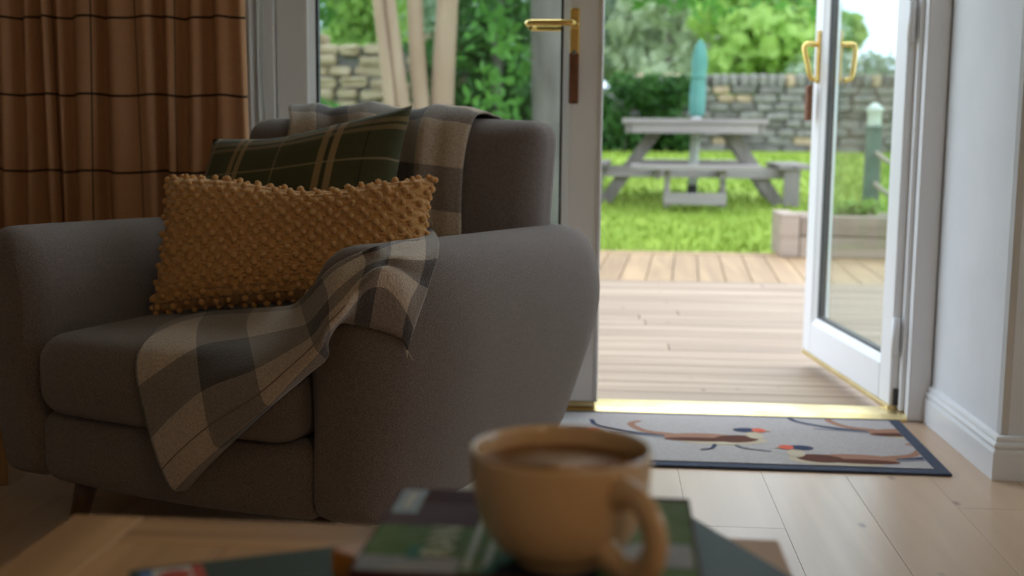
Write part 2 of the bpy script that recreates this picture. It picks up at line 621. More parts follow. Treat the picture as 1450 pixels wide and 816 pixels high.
def handle_set(root, x, ysurf, sgn, zc, lever_dir, m=M_brass, fob=True, droop=0.0):
    """long brass backplate, lever with a returned end, key with a leather fob.  sgn: side of the leaf it stands on"""
    y0, y1 = sorted((ysurf, ysurf + sgn * 0.010))
    pl = box('handle_plate', x - 0.0125, x + 0.0125, y0, y1, zc - 0.105, zc + 0.042, m, root, 0.004, 3)
    # lever, in leaf space
    yy = ysurf + sgn * 0.052
    ca, sa = math.cos(droop), math.sin(droop)

    def q(a, b):   # a along the lever, b across
        return (a * ca * lever_dir, b * 1.0 - a * sa)
    pts = []
    for a, dy in ((0, 0.006), (0, 0.03), (0.004, 0.046), (0.016, 0.052), (0.05, 0.053), (0.085, 0.052), (0.108, 0.05), (0.118, 0.043), (0.121, 0.032), (0.121, 0.018)):
        qa, qz = q(a, 0)
        pts.append((x + qa, ysurf + sgn * dy, zc + qz))
    path = catmull(pts, 4)
    rad = [0.0085] * len(path)
    under(tube('lever', path, rad, m, root, 10, 1.0), pl)
    lathe_pts = [(0.014, 0), (0.014, 0.008), (0.011, 0.011)]
    rs = lathe('rose', lathe_pts, m, root, 20, (x, ysurf + sgn * 0.010, zc))
    rs.rotation_euler = (math.radians(-90 * sgn), 0, 0)
    under(rs, pl)
    if fob:
        ky = tube('key', [(x, ysurf + sgn * 0.008, zc - 0.073), (x, ysurf + sgn * 0.034, zc - 0.073)], 0.006, mat('steel_key', (0.25, 0.24, 0.22), 0.35, metal=1), root, 8)
        yb = sorted((ysurf + sgn * 0.020, ysurf + sgn * 0.034))
        under(ky, pl)
        under(box('key_fob', x - 0.013, x + 0.013, yb[0], yb[1], zc - 0.205, zc - 0.075, M_leather, root, 0.004), pl)
    return pl


def leaf(name, width, hinge_left, handle_z=1.035):
    """door leaf in its own space: x from 0 to width, inner face at y=-0.03"""
    root = struct(empty(name))
    S, RB, Z0, Z1 = 0.088, 0.105, 0.028, 2.082
    yi, yo = -0.030, 0.030
    box('stile', 0, S, yi, yo, Z0, Z1, M_upvc, root, 0.005)
    box('stile', width - S, width, yi, yo, Z0, Z1, M_upvc, root, 0.005)
    box('bottom_rail', S, width - S, yi, yo, Z0, Z0 + RB, M_upvc, root, 0.005)
    box('top_rail', S, width - S, yi, yo, Z1 - RB, Z1, M_upvc, root, 0.005)
    gx0, gx1, gz0, gz1 = S, width - S, Z0 + RB, Z1 - RB
    b = 0.016
    for ys in (-1, 1):       # sloped glazing beads on both faces
        for (ax, az), (bx, bz) in (((gx0, gz0), (gx1, gz0)), ((gx1, gz0), (gx1, gz1)), ((gx1, gz1), (gx0, gz1)), ((gx0, gz1), (gx0, gz0))):
            cx, cz = (gx0 + gx1) / 2, (gz0 + gz1) / 2

            def inn(px_, pz_, k):
                return (px_ + math.copysign(k, cx - px_), pz_ + math.copysign(k, cz - pz_))
            p0, p1, q0, q1 = (ax, az), (bx, bz), inn(ax, az, b), inn(bx, bz, b)
            vv = [(p0[0], ys * 0.026, p0[1]), (p1[0], ys * 0.026, p1[1]), (q1[0], ys * 0.014, q1[1]), (q0[0], ys * 0.014, q0[1]),
                  (p0[0], ys * 0.011, p0[1]), (p1[0], ys * 0.011, p1[1]), (q1[0], ys * 0.011, q1[1]), (q0[0], ys * 0.011, q0[1])]
            me = mesh('glazing_bead', vv, BOXF, M_upvc)
            fix_normals(me)
            link('glazing_bead', me, root)
    gk = 0.007
    for (x0, x1, z0, z1) in ((gx0 + b - 0.002, gx0 + b + gk, gz0, gz1), (gx1 - b - gk, gx1 - b + 0.002, gz0, gz1),
                             (gx0, gx1, gz0 + b - 0.002, gz0 + b + gk), (gx0, gx1, gz1 - b - gk, gz1 - b + 0.002)):
        box('glazing_gasket', x0, x1, -0.0105, 0.0105, z0, z1, M_gasket, root)
    for yy in (-0.009, 0.009):
        box('pane', gx0, gx1, yy - 0.002, yy + 0.002, gz0, gz1, glass_mat(), root)
    box('weather_bar', 0.004, width - 0.004, -0.033, 0.033, 0.014, 0.028, M_brassdull, root, 0.002)
    return root


LW = 0.855
LX0 = -0.904
d1 = leaf('door_1', LW + 0.018, True)
d1.location = (LX0, YD + 0.035, 0)
d1['label'] = 'closed white glazed door behind the armchair'
handle_set(d1, LW + 0.018 - 0.074, -0.030, -1, 1.035, -1, fob=True)
handle_set(d1, LW + 0.018 - 0.074, 0.030, 1, 1.035, -1, fob=False)
tube('astragal', [(LW + 0.016, -0.033, 0.03), (LW + 0.016, -0.033, 2.08)], 0.005, M_upvc, d1, 8)

d2 = leaf('door_2', LW, False)
# leaf space: x=0 free edge ... x=width hinge; turn so that the hinge edge meets the right jamb
ANG = math.radians(83.2)
hx, hy = 0.790, YD + 0.065
d2.rotation_euler = (0, 0, -ANG)
d2.location = (hx - LW * math.cos(-ANG), hy - LW * math.sin(-ANG), 0)
d2['label'] = 'white glazed door standing open onto the deck'


def pull(root, x, ysurf, sgn, zc):
    y0, y1 = sorted((ysurf, ysurf + sgn * 0.010))
    pp = box('handle_plate', x - 0.0125, x + 0.0125, y0, y1, zc - 0.125, zc + 0.045, M_brass, root, 0.004, 3)
    pts = [(x, ysurf + sgn * 0.008, zc), (x, ysurf + sgn * 0.04, zc + 0.002), (x + 0.004, ysurf + sgn * 0.053, zc - 0.006),
           (x + 0.012, ysurf + sgn * 0.052, zc - 0.03), (x + 0.022, ysurf + sgn * 0.046, zc - 0.065), (x + 0.03, ysurf + sgn * 0.040, zc - 0.098),
           (x + 0.032, ysurf + sgn * 0.030, zc - 0.112), (x + 0.03, ysurf + sgn * 0.012, zc - 0.116)]
    under(tube('lever', catmull(pts, 4), 0.0085, M_brass, root, 10), pp)


pull(d2, 0.066, -0.030, -1, 1.045)
pull(d2, 0.066, 0.030, 1, 1.045)
box('key_fob', 0.040, 0.075, -0.068, -0.050, 0.80, 0.915, M_leather, d2, 0.004)
for zz in (0.22, 1.05, 1.86):
    tube('hinge', [(LW + 0.012, -0.026, zz - 0.05), (LW + 0.012, -0.026, zz + 0.05)], 0.010, M_upvc, d2, 12)
box('corner_keep', LW - 0.002, LW + 0.006, -0.02, 0.02, 0.03, 0.075, M_gasket, d2)

# ------------------------------------------------------------------ deck and garden ground
deck = struct(box('deck', -3.6, 2.6, YD + 0.14, 7.95, -0.30, -0.058, M_dark))
DB = 0.142
y = YD + 0.145
row = 0
while y < 6.40 - 0.02:
    b = min(y + DB - 0.006, 6.395)
    x = -3.6 - random.uniform(0, 2)
    while x < 2.6:
        ln = random.uniform(2.2, 3.2)
        a0, a1 = max(x, -3.6), min(x + ln, 2.6)
        if a1 - a0 > 0.05:
            o = box('deck_board', a0 + 0.002, a1 - 0.002, y, b, -0.058, -0.030, M_deck)
            o.parent = deck
            o.location = Vector(o.location) - Vector(deck.location)
        x += ln
    y += DB
    row += 1
x = -3.6
sk = math.tan(math.radians(-3.5))
while x < 2.6 - 0.02:
    b = min(x + DB - 0.006, 2.6)
    o = box('deck_board', x, b, 6.402, 7.83, -0.058, -0.030, M_deck2)
    for vv in o.data.vertices:
        vv.co.x -= sk * (vv.co.y)
    o.parent = deck
    o.location = Vector(o.location) - Vector(deck.location)
    x += DB
for xx in (-3.6, -1.0, 1.3):
    o = box('edge_board', xx, min(xx + 2.59, 2.6) if xx > -3 else -1.01, 7.835, 7.95, -0.058, -0.026, M_deck2)
    o.parent = deck
    o.location = Vector(o.location) - Vector(deck.location)


def gz(y):
    return -0.05 + 0.043 * max(0.0, min(y, 20) - 8.0) + 0.012 * max(0.0, y - 20) if y >= 8 else -0.07


ys_ = [-60.0, 2.0, 7.94, 7.96, 8.2, 9, 10, 12, 14, 17, 20, 23, 30, 45, 80, 140]
xs_ = [-90, -40, -20, -10, -5, 0, 3, 6, 10, 20, 40, 90]
v = [(xx, yy, (gz(yy) if yy > 7.95 else -0.31)) for yy in ys_ for xx in xs_]
n = len(xs_)
f = [(j * n + i, j * n + i + 1, (j + 1) * n + i + 1, (j + 1) * n + i) for j in range(len(ys_) - 1) for i in range(n - 1)]
struct(link('lawn', mesh('lawn', v, f, M_lawn, True)))
# grass blades: uncountable
NB = 26000
gy = 7.96 + (rng.random(NB) ** 1.5) * 11.5
gx = -6 + rng.random(NB) * 13.5
keep = ~((gx > -3.7) & (gx < -1.25) & (gy > 10.3) & (gy < 10.9)) & ~((gx > 1.0) & (gx < 2.7) & (gy < 8.3)) & (gy < 18.9)
gx, gy = gx[keep], gy[keep]
NB = len(gx)
vv = np.zeros((NB * 3, 3))
ang = rng.random(NB) * math.pi
hh = 0.03 + rng.random(NB) * 0.045
ww = 0.006 + 0.0011 * gy
zz = np.array([gz(a) for a in gy])
vv[0::3] = np.stack([gx - ww * np.cos(ang), gy - ww * np.sin(ang), zz - 0.005], 1)
vv[1::3] = np.stack([gx + ww * np.cos(ang), gy + ww * np.sin(ang), zz - 0.005], 1)
vv[2::3] = np.stack([gx + (rng.random(NB) - .5) * .05, gy + (rng.random(NB) - .5) * .05, zz + hh], 1)
g = link('grass_blades', mesh('grass_blades', vv.tolist(), [(3 * i, 3 * i + 1, 3 * i + 2) for i in range(NB)], M_blade))
g['kind'] = 'stuff'
tag(g, 'short bright green lawn grass beyond the wooden deck', 'grass')


# ------------------------------------------------------------------ foliage and trees
def leaves_data(clusters, count, size, aspect=0.55):
    """clusters: list of (centre, radii).  Each leaf a bent quad"""
    tot = sum(r[0] * r[1] * r[2] for _, r in clusters) ** 1.0
    V, Fc = [], []
    for c, r in clusters:
        k = max(6, int(count * (r[0] * r[1] * r[2]) / tot))
        d = rng.normal(size=(k, 3))
        d /= np.linalg.norm(d, axis=1)[:, None]
        rad = 0.35 + 0.65 * rng.random(k) ** 0.45
        p = np.array(c) + d * rad[:, None] * np.array(r)
        a = rng.normal(size=(k, 3))
        a[:, 2] -= 0.4
        a /= np.linalg.norm(a, axis=1)[:, None]
        b = np.cross(a, d + rng.normal(size=(k, 3)) * 0.5)
        b /= np.linalg.norm(b, axis=1)[:, None] + 1e-9
        s = size * (0.6 + 0.8 * rng.random(k))[:, None]
        b = b * aspect
        base = len(V)
        q = np.stack([p - a * s * .5, p + b * s * .5, p + a * s * .5, p - b * s * .5], 1).reshape(-1, 3)
        V.extend(q.tolist())
        Fc.extend([(base + 4 * i, base + 4 * i + 1, base + 4 * i + 2, base + 4 * i + 3) for i in range(k)])
    return V, Fc


def foliage(name, clusters, count, size, m, parent):
    v, f = leaves_data(clusters, count, size)
    o = link(name, mesh(name, v, f, m), parent)
    o['kind'] = 'stuff'
    return o


def tree(name, base, trunk_h, trunk_r, clusters, count, size, lm, label, bark=M_bark, lean=(0, 0), group=None, cat='tree'):
    r = empty(name, base)
    p = [(0, 0, -0.1), (lean[0] * .3, lean[1] * .3, trunk_h * .35), (lean[0] * .7, lean[1] * .7, trunk_h * .7), (lean[0], lean[1], trunk_h)]
    path = catmull(p, 4)
    rad = [trunk_r * (1.15 - 0.6 * i / (len(path) - 1)) for i in range(len(path))]
    tube('trunk', path, rad, bark, r, 10)
    for c, rr in clusters[:7]:
        mid = Vector((lean[0], lean[1], trunk_h * .75))
        e = Vector(c)
        tube('branch', catmull([mid, mid.lerp(e, .5) + Vector((0, 0, .1)), e], 3), [trunk_r * .4, trunk_r * .36, trunk_r * .32, trunk_r * .28, trunk_r * .22, trunk_r * .16, trunk_r * .1], bark, r, 6)
    foliage('foliage', clusters, count, size, lm, r)
    return tag(r, label, cat, group)


def crown(w, h, z0, n, rmin=0.25, rmax=0.42):
    cl = []
    for i in range(n):
        t = rng.random()
        z = z0 + h * t
        ext = w * 0.5 * math.sqrt(max(0.08, 1 - (2 * t - 0.9) ** 2)) * 0.8
        a = rng.random() * 2 * math.pi
        rr = w * (rmin + (rmax - rmin) * rng.random()) * 0.6
        cl.append(((math.cos(a) * ext * rng.random() ** .5, math.sin(a) * ext * rng.random() ** .5, z), (rr, rr, rr * .75)))
    return cl


# far tree line beyond the garden wall: position from a direction and a plausible distance
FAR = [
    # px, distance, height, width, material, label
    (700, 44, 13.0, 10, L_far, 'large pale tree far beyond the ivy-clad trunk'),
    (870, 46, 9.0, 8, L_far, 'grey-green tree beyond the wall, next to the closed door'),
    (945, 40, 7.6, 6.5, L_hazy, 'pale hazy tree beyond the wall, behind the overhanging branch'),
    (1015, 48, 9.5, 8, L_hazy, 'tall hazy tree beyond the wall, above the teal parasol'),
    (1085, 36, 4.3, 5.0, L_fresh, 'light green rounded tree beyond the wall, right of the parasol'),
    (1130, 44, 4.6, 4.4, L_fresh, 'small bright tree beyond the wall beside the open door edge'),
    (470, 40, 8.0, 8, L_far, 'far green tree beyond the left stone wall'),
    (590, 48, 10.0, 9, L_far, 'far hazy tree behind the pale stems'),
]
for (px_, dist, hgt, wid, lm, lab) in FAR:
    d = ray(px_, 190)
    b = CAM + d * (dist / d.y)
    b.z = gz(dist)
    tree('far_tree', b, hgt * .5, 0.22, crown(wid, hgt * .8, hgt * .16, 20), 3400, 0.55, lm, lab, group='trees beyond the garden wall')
# hedge line seen through the open door's glass
for px_, lab in ((1190, 'low clipped hedge section seen through the open door glass'), (1262, 'low hedge section beyond the wall near the door hinge')):
    d = ray(px_, 190)
    b = CAM + d * (34 / d.y)
    b.z = gz(34)
    r = empty('field_hedge', b)
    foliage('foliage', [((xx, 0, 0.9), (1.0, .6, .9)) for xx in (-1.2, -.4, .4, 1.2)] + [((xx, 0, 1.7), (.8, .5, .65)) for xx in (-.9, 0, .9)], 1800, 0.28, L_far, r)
    tag(r, lab, 'hedge', 'hedges beyond the garden wall')

# overhanging tree, top of the doorway
d = ray(800, 190)
b = CAM + d * (14.5 / d.y)
b.z = gz(14.5)
cl = [((0.8 + 0.55 * i + rng.random() * .3, rng.random() - .5, 1.98 + 0.25 * rng.random() + 0.05 * i), (0.42, 0.45, 0.26)) for i in range(5)]
cl += [((0.3, .2, 3.4), (1.0, 1.0, .7)), ((1.6, 0, 3.5), (1.1, .9, .6)), ((-.9, 0, 3.3), (.9, .9, .8)), ((0.2, 0, 4.4), (1.3, 1.2, .8))]
tree('overhanging_tree', b, 3.0, 0.20, cl, 4200, 0.17, L_ivy, 'leafy tree whose low branches hang over the lawn', lean=(0.2, 0))

# ivy-clad tree and shrub behind the closed door
p = onz(778, 300, 0.0)
b = ony(776, 190, 9.0)
b.z = gz(9)
r = empty('ivy_clad_tree', b)
tube('trunk', catmull([(0, 0, -.1), (.02, 0, .8), (-.01, 0, 1.8), (.04, 0, 3.2), (.1, .1, 4.6)], 4), [0.155 - .003 * i for i in range(17)], M_bark, r, 14)
cl = [((-.42 + rng.random() * .3 - .1, -.05 + rng.random() * .2, .35 + .27 * i), (.26, .28, .26)) for i in range(14)]
cl += [((-.25, 0, 3.9), (.9, .9, .6)), ((.4, .2, 4.3), (.9, .9, .6)), ((-.1, .3, 4.8), (1.1, 1.1, .7))]
foliage('ivy', cl, 7000, 0.10, L_ivy, r)
tag(r, 'grey tree trunk wrapped in green ivy beyond the closed door', 'tree')

b = ony(700, 190, 10.2)
b.z = gz(10.2)
r = empty('evergreen_shrub', b)
cl = [((rng.random() * .9 - .45, rng.random() * .5, .3 + 2.6 * rng.random()), (.34, .3, .36)) for i in range(26)]
foliage('foliage', cl, 5200, 0.12, L_dark, r)
tube('stem', [(0, .2, -.1), (0, .2, 1.2), (.05, .2, 2.4)], [.06, .05, .03], M_bark, r, 8)
tag(r, 'tall dense green shrub behind the armchair back', 'shrub')

# multi-stem tree with pale bark
b = ony(592, 190, 6.9)
b.z = -0.03
b.y = 8.15
b = ony(592, 190, 8.15)
b.z = gz(8.15)
r = empty('multi_stem_tree', b)
K = 8.15 / FPX
for (xb, xt, rr, k) in ((549, 537, 0.042, 0), (571, 556, 0.052, 1), (600, 590, 0.062, 2), (630, 632, 0.086, 3)):
    p1 = ony(xb, 150, 8.15 + .05 * k)
    p2 = ony(xt, 0, 8.15 + .05 * k)
    dz = p2.z - p1.z
    dx = (p2.x - p1.x) / dz
    pts = []
    for z in (-0.1, .4, .9, 1.3, 1.7, 2.4, 3.2, 4.2):
        zz_ = b.z + z
        bend = 0.02 * math.sin(z * 2.1 + k)
        pts.append((p1.x + dx * (zz_ - p1.z) - b.x + bend, .05 * k + 0.02 * math.cos(z * 1.7 + k), z))
    path = catmull(pts, 4)
    tube('stem', path, [rr * (1.05 - .35 * i / len(path)) for i in range(len(path))], M_pale_bark, r, 14)
foliage('foliage', [((rng.random() * 2.4 - 1.2, rng.random() * 2 - 1, 3.6 + rng.random() * 1.6), (.6, .6, .4)) for i in range(10)], 1800, 0.13, L_fresh, r)
tag(r, 'tree with four pale bare stems just past the deck', 'tree')

# left hand shrubs in front of the small stone wall
for (px_, dist, w, h, lm, lab, z0) in ((452, 9.0, .5, .9, L_ivy, 'leafy bush below the pale ochre stone wall', .1), (505, 12.5, .9, 1.1, L_fresh, 'yellow-green bush above the left stone wall', 1.1),
                                      (466, 13.0, 1.0, 2.2, L_ivy, 'dark green shrub behind the left stone wall', .6)):
    b = ony(px_, 190, dist)
    b.z = gz(dist)
    r = empty('garden_bush', b)
    foliage('foliage', [((rng.random() * w - w / 2, rng.random() * .4 - .2, z0 + h * rng.random()), (.26, .26, .24)) for i in range(14)], 2000, 0.11, lm, r)
    tube('stem', [(0, 0, -.05), (.02, 0, z0 + h * .4)], [.03, .02], M_bark, r, 7)
    tag(r, lab, 'bush', 'bushes by the left stone wall')
# bushes against the garden wall behind the picnic table
for (px_, lab) in ((885, 'dark bush against the wall left of the picnic table'), (945, 'dark ivy bush against the wall behind the picnic table')):
    b = ony(px_, 190, 19.2)
    b.z = gz(19.2)
    r = empty('wall_bush', b)
    foliage('foliage', [((rng.random() * .9 - .45, rng.random() * .3, .1 + .95 * rng.random()), (.26, .2, .22)) for i in range(13)], 2200, 0.12, L_dark, r)
    tube('stem', [(0, .1, -.05), (0, .1, .5)], [.03, .02], M_bark, r, 7)
    tag(r, lab, 'bush', 'bushes against the garden wall')


# ------------------------------------------------------------------ dry-stone walls
def stone_mesh(i, lx, ly, lz, m):
    v, f = rbox_data(lx / 2, ly / 2, lz / 2, min(lx, ly, lz) * .3, 1, 1)
    v = [Vector((p.x * (1 + random.uniform(-.08, .08)), p.y * (1 + random.uniform(-.08, .08)), p.z * (1 + random.uniform(-.08, .08)))) for p in v]
    return mesh('stone', v, f, m, False)


def stone_wall(name, x0, x1, y, zb, height, thick, mats, sl, sh, label, ragged=0.0, coping=True):
    root = struct(box(name, x0, x1, y - thick * .36, y + thick * .36, zb - .3, zb + height - sh * 1.1, M_stone3))
    root['label'] = label
    lib = [stone_mesh(i, sl * random.uniform(.7, 1.25), thick, sh * random.uniform(.85, 1.0), mats[i % len(mats)]) for i in range(12)]
    z = zb
    cnt = 0
    while z < zb + height - sh * .6:
        x = x0 - random.uniform(0, sl * .6)
        while x < x1:
            me = random.choice(lib)
            w = me.vertices[0].co.x
            lx = max(vt.co.x for vt in me.vertices) - min(vt.co.x for vt in me.vertices)
            skip = ragged and (z > zb + height * (1 - ragged) and random.random() < .45)
            if not skip:
                o = link('stone', me, root)
                o.location = (x + lx / 2 - root.location.x, y + random.uniform(-.03, .03) - root.location.y, z + sh / 2 - root.location.z + random.uniform(-.008, .008))
                o.rotation_euler = (0, random.uniform(-.05, .05), random.uniform(-.05, .05) + (math.pi if random.random() < .5 else 0))
                cnt += 1
            x += lx + .012
        z += sh
    if coping:
        cop = [stone_mesh(i, .13, thick * 1.05, .2, mats[i % len(mats)]) for i in range(6)]
        x = x0
        while x < x1:
            o = link('coping_stone', random.choice(cop), root)
            o.location = (x + .07 - root.location.x, y - root.location.y, z + .09 - root.location.z)
            o.rotation_euler = (0, random.uniform(-.15, .15), random.uniform(-.1, .1))
            x += .15
            cnt += 1
    return cnt


zw = gz(20) - 0.05
c1 = stone_wall('garden_wall', 0.2, 6.2, 20.0, zw, 1.03, 0.42, [M_stone, M_stone, M_stone3, M_stone2, M_stone], 0.34, 0.135, 'grey dry-stone garden wall at the end of the lawn')
# its continuation, beyond what the doorway shows
w2 = struct(box('garden_wall_far', -14, 0.2, 19.85, 20.15, zw - .3, zw + 1.05, M_stone))
w3 = struct(box('garden_wall_side', 6.2, 16, 19.85, 20.15, zw - .3, zw + 1.05, M_stone))
c2 = stone_wall('stone_wall_left', -3.6, -1.35, 10.6, gz(10.6), 1.50, 0.40, [M_stone2, M_stone2, M_stone, M_stone2, M_stone2], 0.21, 0.095, 'pale ochre stone wall left of the pale stems', ragged=.2, coping=False)

# ------------------------------------------------------------------ picnic table (square, four benches)
PC = onz(985, 297, 0.05)
PY = 11.5
PXc = ony(979, 190, PY).x
pz = gz(PY) + 0.0
pt = empty('picnic_table', (PXc, PY, pz), math.radians(-1.0))
TW, TH = 0.645, 0.775
for i in range(8):
    y0 = -TW + i * (2 * TW / 8)
    box('tabletop_board', -TW, TW, y0 + .004, y0 + 2 * TW / 8 - .004, TH - .045, TH, M_grey_timber, pt, .004)
for sx in (-1, 1):
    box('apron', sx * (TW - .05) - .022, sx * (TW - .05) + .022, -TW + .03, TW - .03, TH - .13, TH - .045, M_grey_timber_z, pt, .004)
    box('apron', -TW + .08, TW - .08, sx * (TW - .05) - .022, sx * (TW - .05) + .022, TH - .13, TH - .045, M_grey_timber, pt, .004)


def beam(name, p0, p1, w, t, m, parent):
    p0, p1 = Vector(p0), Vector(p1)
    d = (p1 - p0).normalized()
    s = Vector((0, 1, 0)) if abs(d.y) < .9 else Vector((1, 0, 0))
    a = (s - d * s.dot(d)).normalized() * (t / 2)
    b = d.cross(a).normalized() * (w / 2)
    v = [p0 - a - b, p0 + a - b, p0 + a + b, p0 - a + b, p1 - a - b, p1 + a - b, p1 + a + b, p1 - a + b]
    me = mesh(name, v, BOXF, m)
    fix_normals(me)
    o = link(name, me, parent)
    return o


SD = 0.90    # bench centre from the table centre
for (ax, ay) in ((1, 0), (-1, 0), (0, 1), (0, -1)):
    L = 0.56
    for s in (-1, 1):
        off = SD + s * .075
        if ax:
            c = ax * off
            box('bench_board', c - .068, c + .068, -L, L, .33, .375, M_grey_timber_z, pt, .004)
        else:
            c = ay * off
            box('bench_board', -L, L, c - .068, c + .068, .33, .375, M_grey_timber, pt, .004)
# splayed legs and bearers
for s in (-1, 1):
    for q in (-.28, .28):
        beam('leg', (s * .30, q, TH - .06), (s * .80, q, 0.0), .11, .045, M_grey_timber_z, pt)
for q in (-.28, .28):
    box('bearer', -.98, .98, q - .07, q - .025, .24, .33, M_grey_timber, pt, .004)
    box('bearer', q - .07, q - .025, -.98, .98, .25, .33, M_grey_timber_z, pt, .004)
for s in (-1, 1):
    box('bench_end_panel', s * .88 - .07, s * .88 + .07, -.53, -.48, 0.0, .33, M_grey_timber_z, pt, .004)
    box('bench_post', s * .24 - .024, s * .24 + .024, -.94, -.87, 0.0, .33, M_grey_timber_z, pt, .003)
box('foot_rail', -.27, .27, -.98, -.94, .03, .13, M_grey_timber, pt, .004)
tag(pt, 'weathered grey square picnic table with benches on the lawn', 'picnic table')

# closed teal parasol through the table
M_teal = mat('teal_canvas', (0.096, 0.288, 0.240), 0.8, noise_scale=5, color2=(0.132, 0.336, 0.282))
M_whitepole = mat('white_pole', (0.691, 0.691, 0.672), 0.4)
pr = empty('closed_parasol', (PXc + .06, PY, pz))
pr.rotation_euler = (0, math.radians(1.6), 0)
tube('pole', [(-.04, 0, 0.06), (-.04, 0, .84)], 0.045, M_whitepole, pr, 12)
lathe('base', [(.0, .0), (.24, .0), (.25, .02), (.24, .05), (.05, .07), (.045, .16), (.0, .16)], mat('parasol_base', (.06, .06, .06), .6), pr, 24, (-.04, 0, 0.0))
v, f = [], []
NS = 24
zs = [0.80, .84, 1.0, 1.15, 1.30, 1.40, 1.47, 1.51]
rs_ = [.05, .066, .07, .062, .068, .055, .034, .008]
for z, rr in zip(zs, rs_):
    for k in range(NS):
        t = 2 * math.pi * k / NS
        q = rr * (1 + .16 * math.cos(8 * t + z))
        v.append((-.04 + q * math.cos(t), q * math.sin(t), z))
for i in range(len(zs) - 1):
    for k in range(NS):
        f.append((i * NS + k, i * NS + (k + 1) % NS, (i + 1) * NS + (k + 1) % NS, (i + 1) * NS + k))
f.append(tuple(range(NS))[::-1])
link('furled_canopy', mesh('furled_canopy', v, f, M_teal, True), pr)
tube('tie_strap', [(-.04 + .074 * math.cos(t / 12 * 2 * math.pi), .074 * math.sin(t / 12 * 2 * math.pi), 1.17) for t in range(13)], .008, M_teal, pr, 6)
tag(pr, 'closed teal parasol standing in the picnic table', 'parasol')

# sleeper planter at the deck edge
pl = empty('sleeper_planter', (1.80, 7.95, -0.03))
for z in (0, .135):
    box('sleeper', -.60, .62, -.19, -.07, z, z + .13, M_sleeper, pl, .008)
    box('sleeper', -.60, .62, .12, .24, z, z + .13, M_sleeper, pl, .008)
box('end_sleeper', -.72, -.605, -.21, .26, 0, .275, M_sleeper, pl, .01)
box('end_sleeper', .625, .74, -.21, .26, 0, .275, M_sleeper, pl, .01)
box('soil', -.60, .62, -.07, .12, 0, .22, mat('soil', (.05, .035, .025), .95, noise_scale=20, color2=(.09, .06, .04)), pl)
tag(pl, 'low planter of timber sleepers at the edge of the deck', 'planter')
r = empty('planter_plant', (1.85, 7.97, 0.20))
foliage('foliage', [((rng.random() * .8 - .4, 0, .04 + .06 * rng.random()), (.1, .06, .05)) for i in range(9)], 420, 0.06, L_fresh, r)
tag(r, 'low green plants growing in the sleeper planter', 'plant')

# rope rail with posts seen through the open door's glass
M_rope = mat('pale_rope', (0.434, 0.378, 0.294), .9, noise_scale=60, color2=(0.350, 0.294, 0.224), bump=.5, bump_scale=90)
M_gpost = mat('green_post', (.075, .14, .105), .7, noise_scale=5, color2=(.11, .18, .14))
POSTS = []
for (x_, y_) in ((2.26, 7.62), (2.48, 5.55), (1.86, 8.85)):
    r = empty('rope_post', (x_, y_, -.03 if y_ < 7.9 else gz(y_)))
    box('shaft', -.05, .05, -.05, .05, 0, .80, M_gpost, r, .006)
    box('cap', -.06, .06, -.06, .06, .80, .825, M_gpost, r, .006)
    lathe('lantern', [(.0, 0), (.045, 0), (.05, .02), (.05, .10), (.07, .115), (.02, .16), (0, .165)], mat('pale_lantern', (.68, .75, .66), .4), r, 16, (0, 0, .825))
    POSTS.append(Vector((x_, y_, r.location.z)))
    tag(r, {7.62: 'dark green rail post with pale lantern at the deck corner', 5.55: 'dark green rail post on the deck side, near the house', 8.85: 'dark green rail post on the lawn beyond the planter'}[y_], 'post', 'rope rail posts')
for z, nm in ((.66, 'upper'), (.44, 'lower')):
    for a, b, w in ((0, 1, 'along the deck side'), (2, 0, 'beyond the planter')):
        p0, p1 = POSTS[a] + Vector((0, 0, z)), POSTS[b] + Vector((0, 0, z))
        pts = [p0.lerp(p1, t / 12) - Vector((0, 0, .22 * (1 - (2 * t / 12 - 1) ** 2) * (p1 - p0).length / 2)) for t in range(13)]
        o = tube('rail_rope', pts, .017, M_rope, None, 8)
        tag(o, '%s sagging pale rope %s' % (nm, w), 'rope', 'rail ropes')


# ------------------------------------------------------------------ armchair
CA = math.radians(19.0)
chair = empty('armchair', (-0.765, 2.0, 0), -CA)
CU = Vector((math.cos(CA), -math.sin(CA), 0))
CV = Vector((math.sin(CA), math.cos(CA), 0))
CO = Vector((-0.765, 2.0, 0))


def cw(x, y, z):
    return CO + CU * x + CV * y + Vector((0, 0, z))


def only_local(px, py, yl):
    d = ray(px, py)
    t = (yl - (CAM - CO).dot(CV)) / d.dot(CV)
    return CAM + d * t


BV_V, BV_F = [], []


def part(name, v, f, m, smooth=True, solid=True):
    me = mesh(name, v, f, m, smooth)
    fix_normals(me)
    o = link(name, me, chair)
    if solid:
        b = len(BV_V)
        BV_V.extend([cw(p[0], p[1], p[2]) for p in v])
        BV_F.extend([tuple(b + i for i in q) for q in f])
    return o


PROF = [(.288, .125), (.285, .25), (.283, .40), (.288, .485), (.312, .540), (.360, .570), (.415, .573), (.462, .553), (.489, .508),
        (.502, .43), (.497, .33), (.478, .22), (.456, .135), (.430, .106), (.36, .100), (.305, .104)]


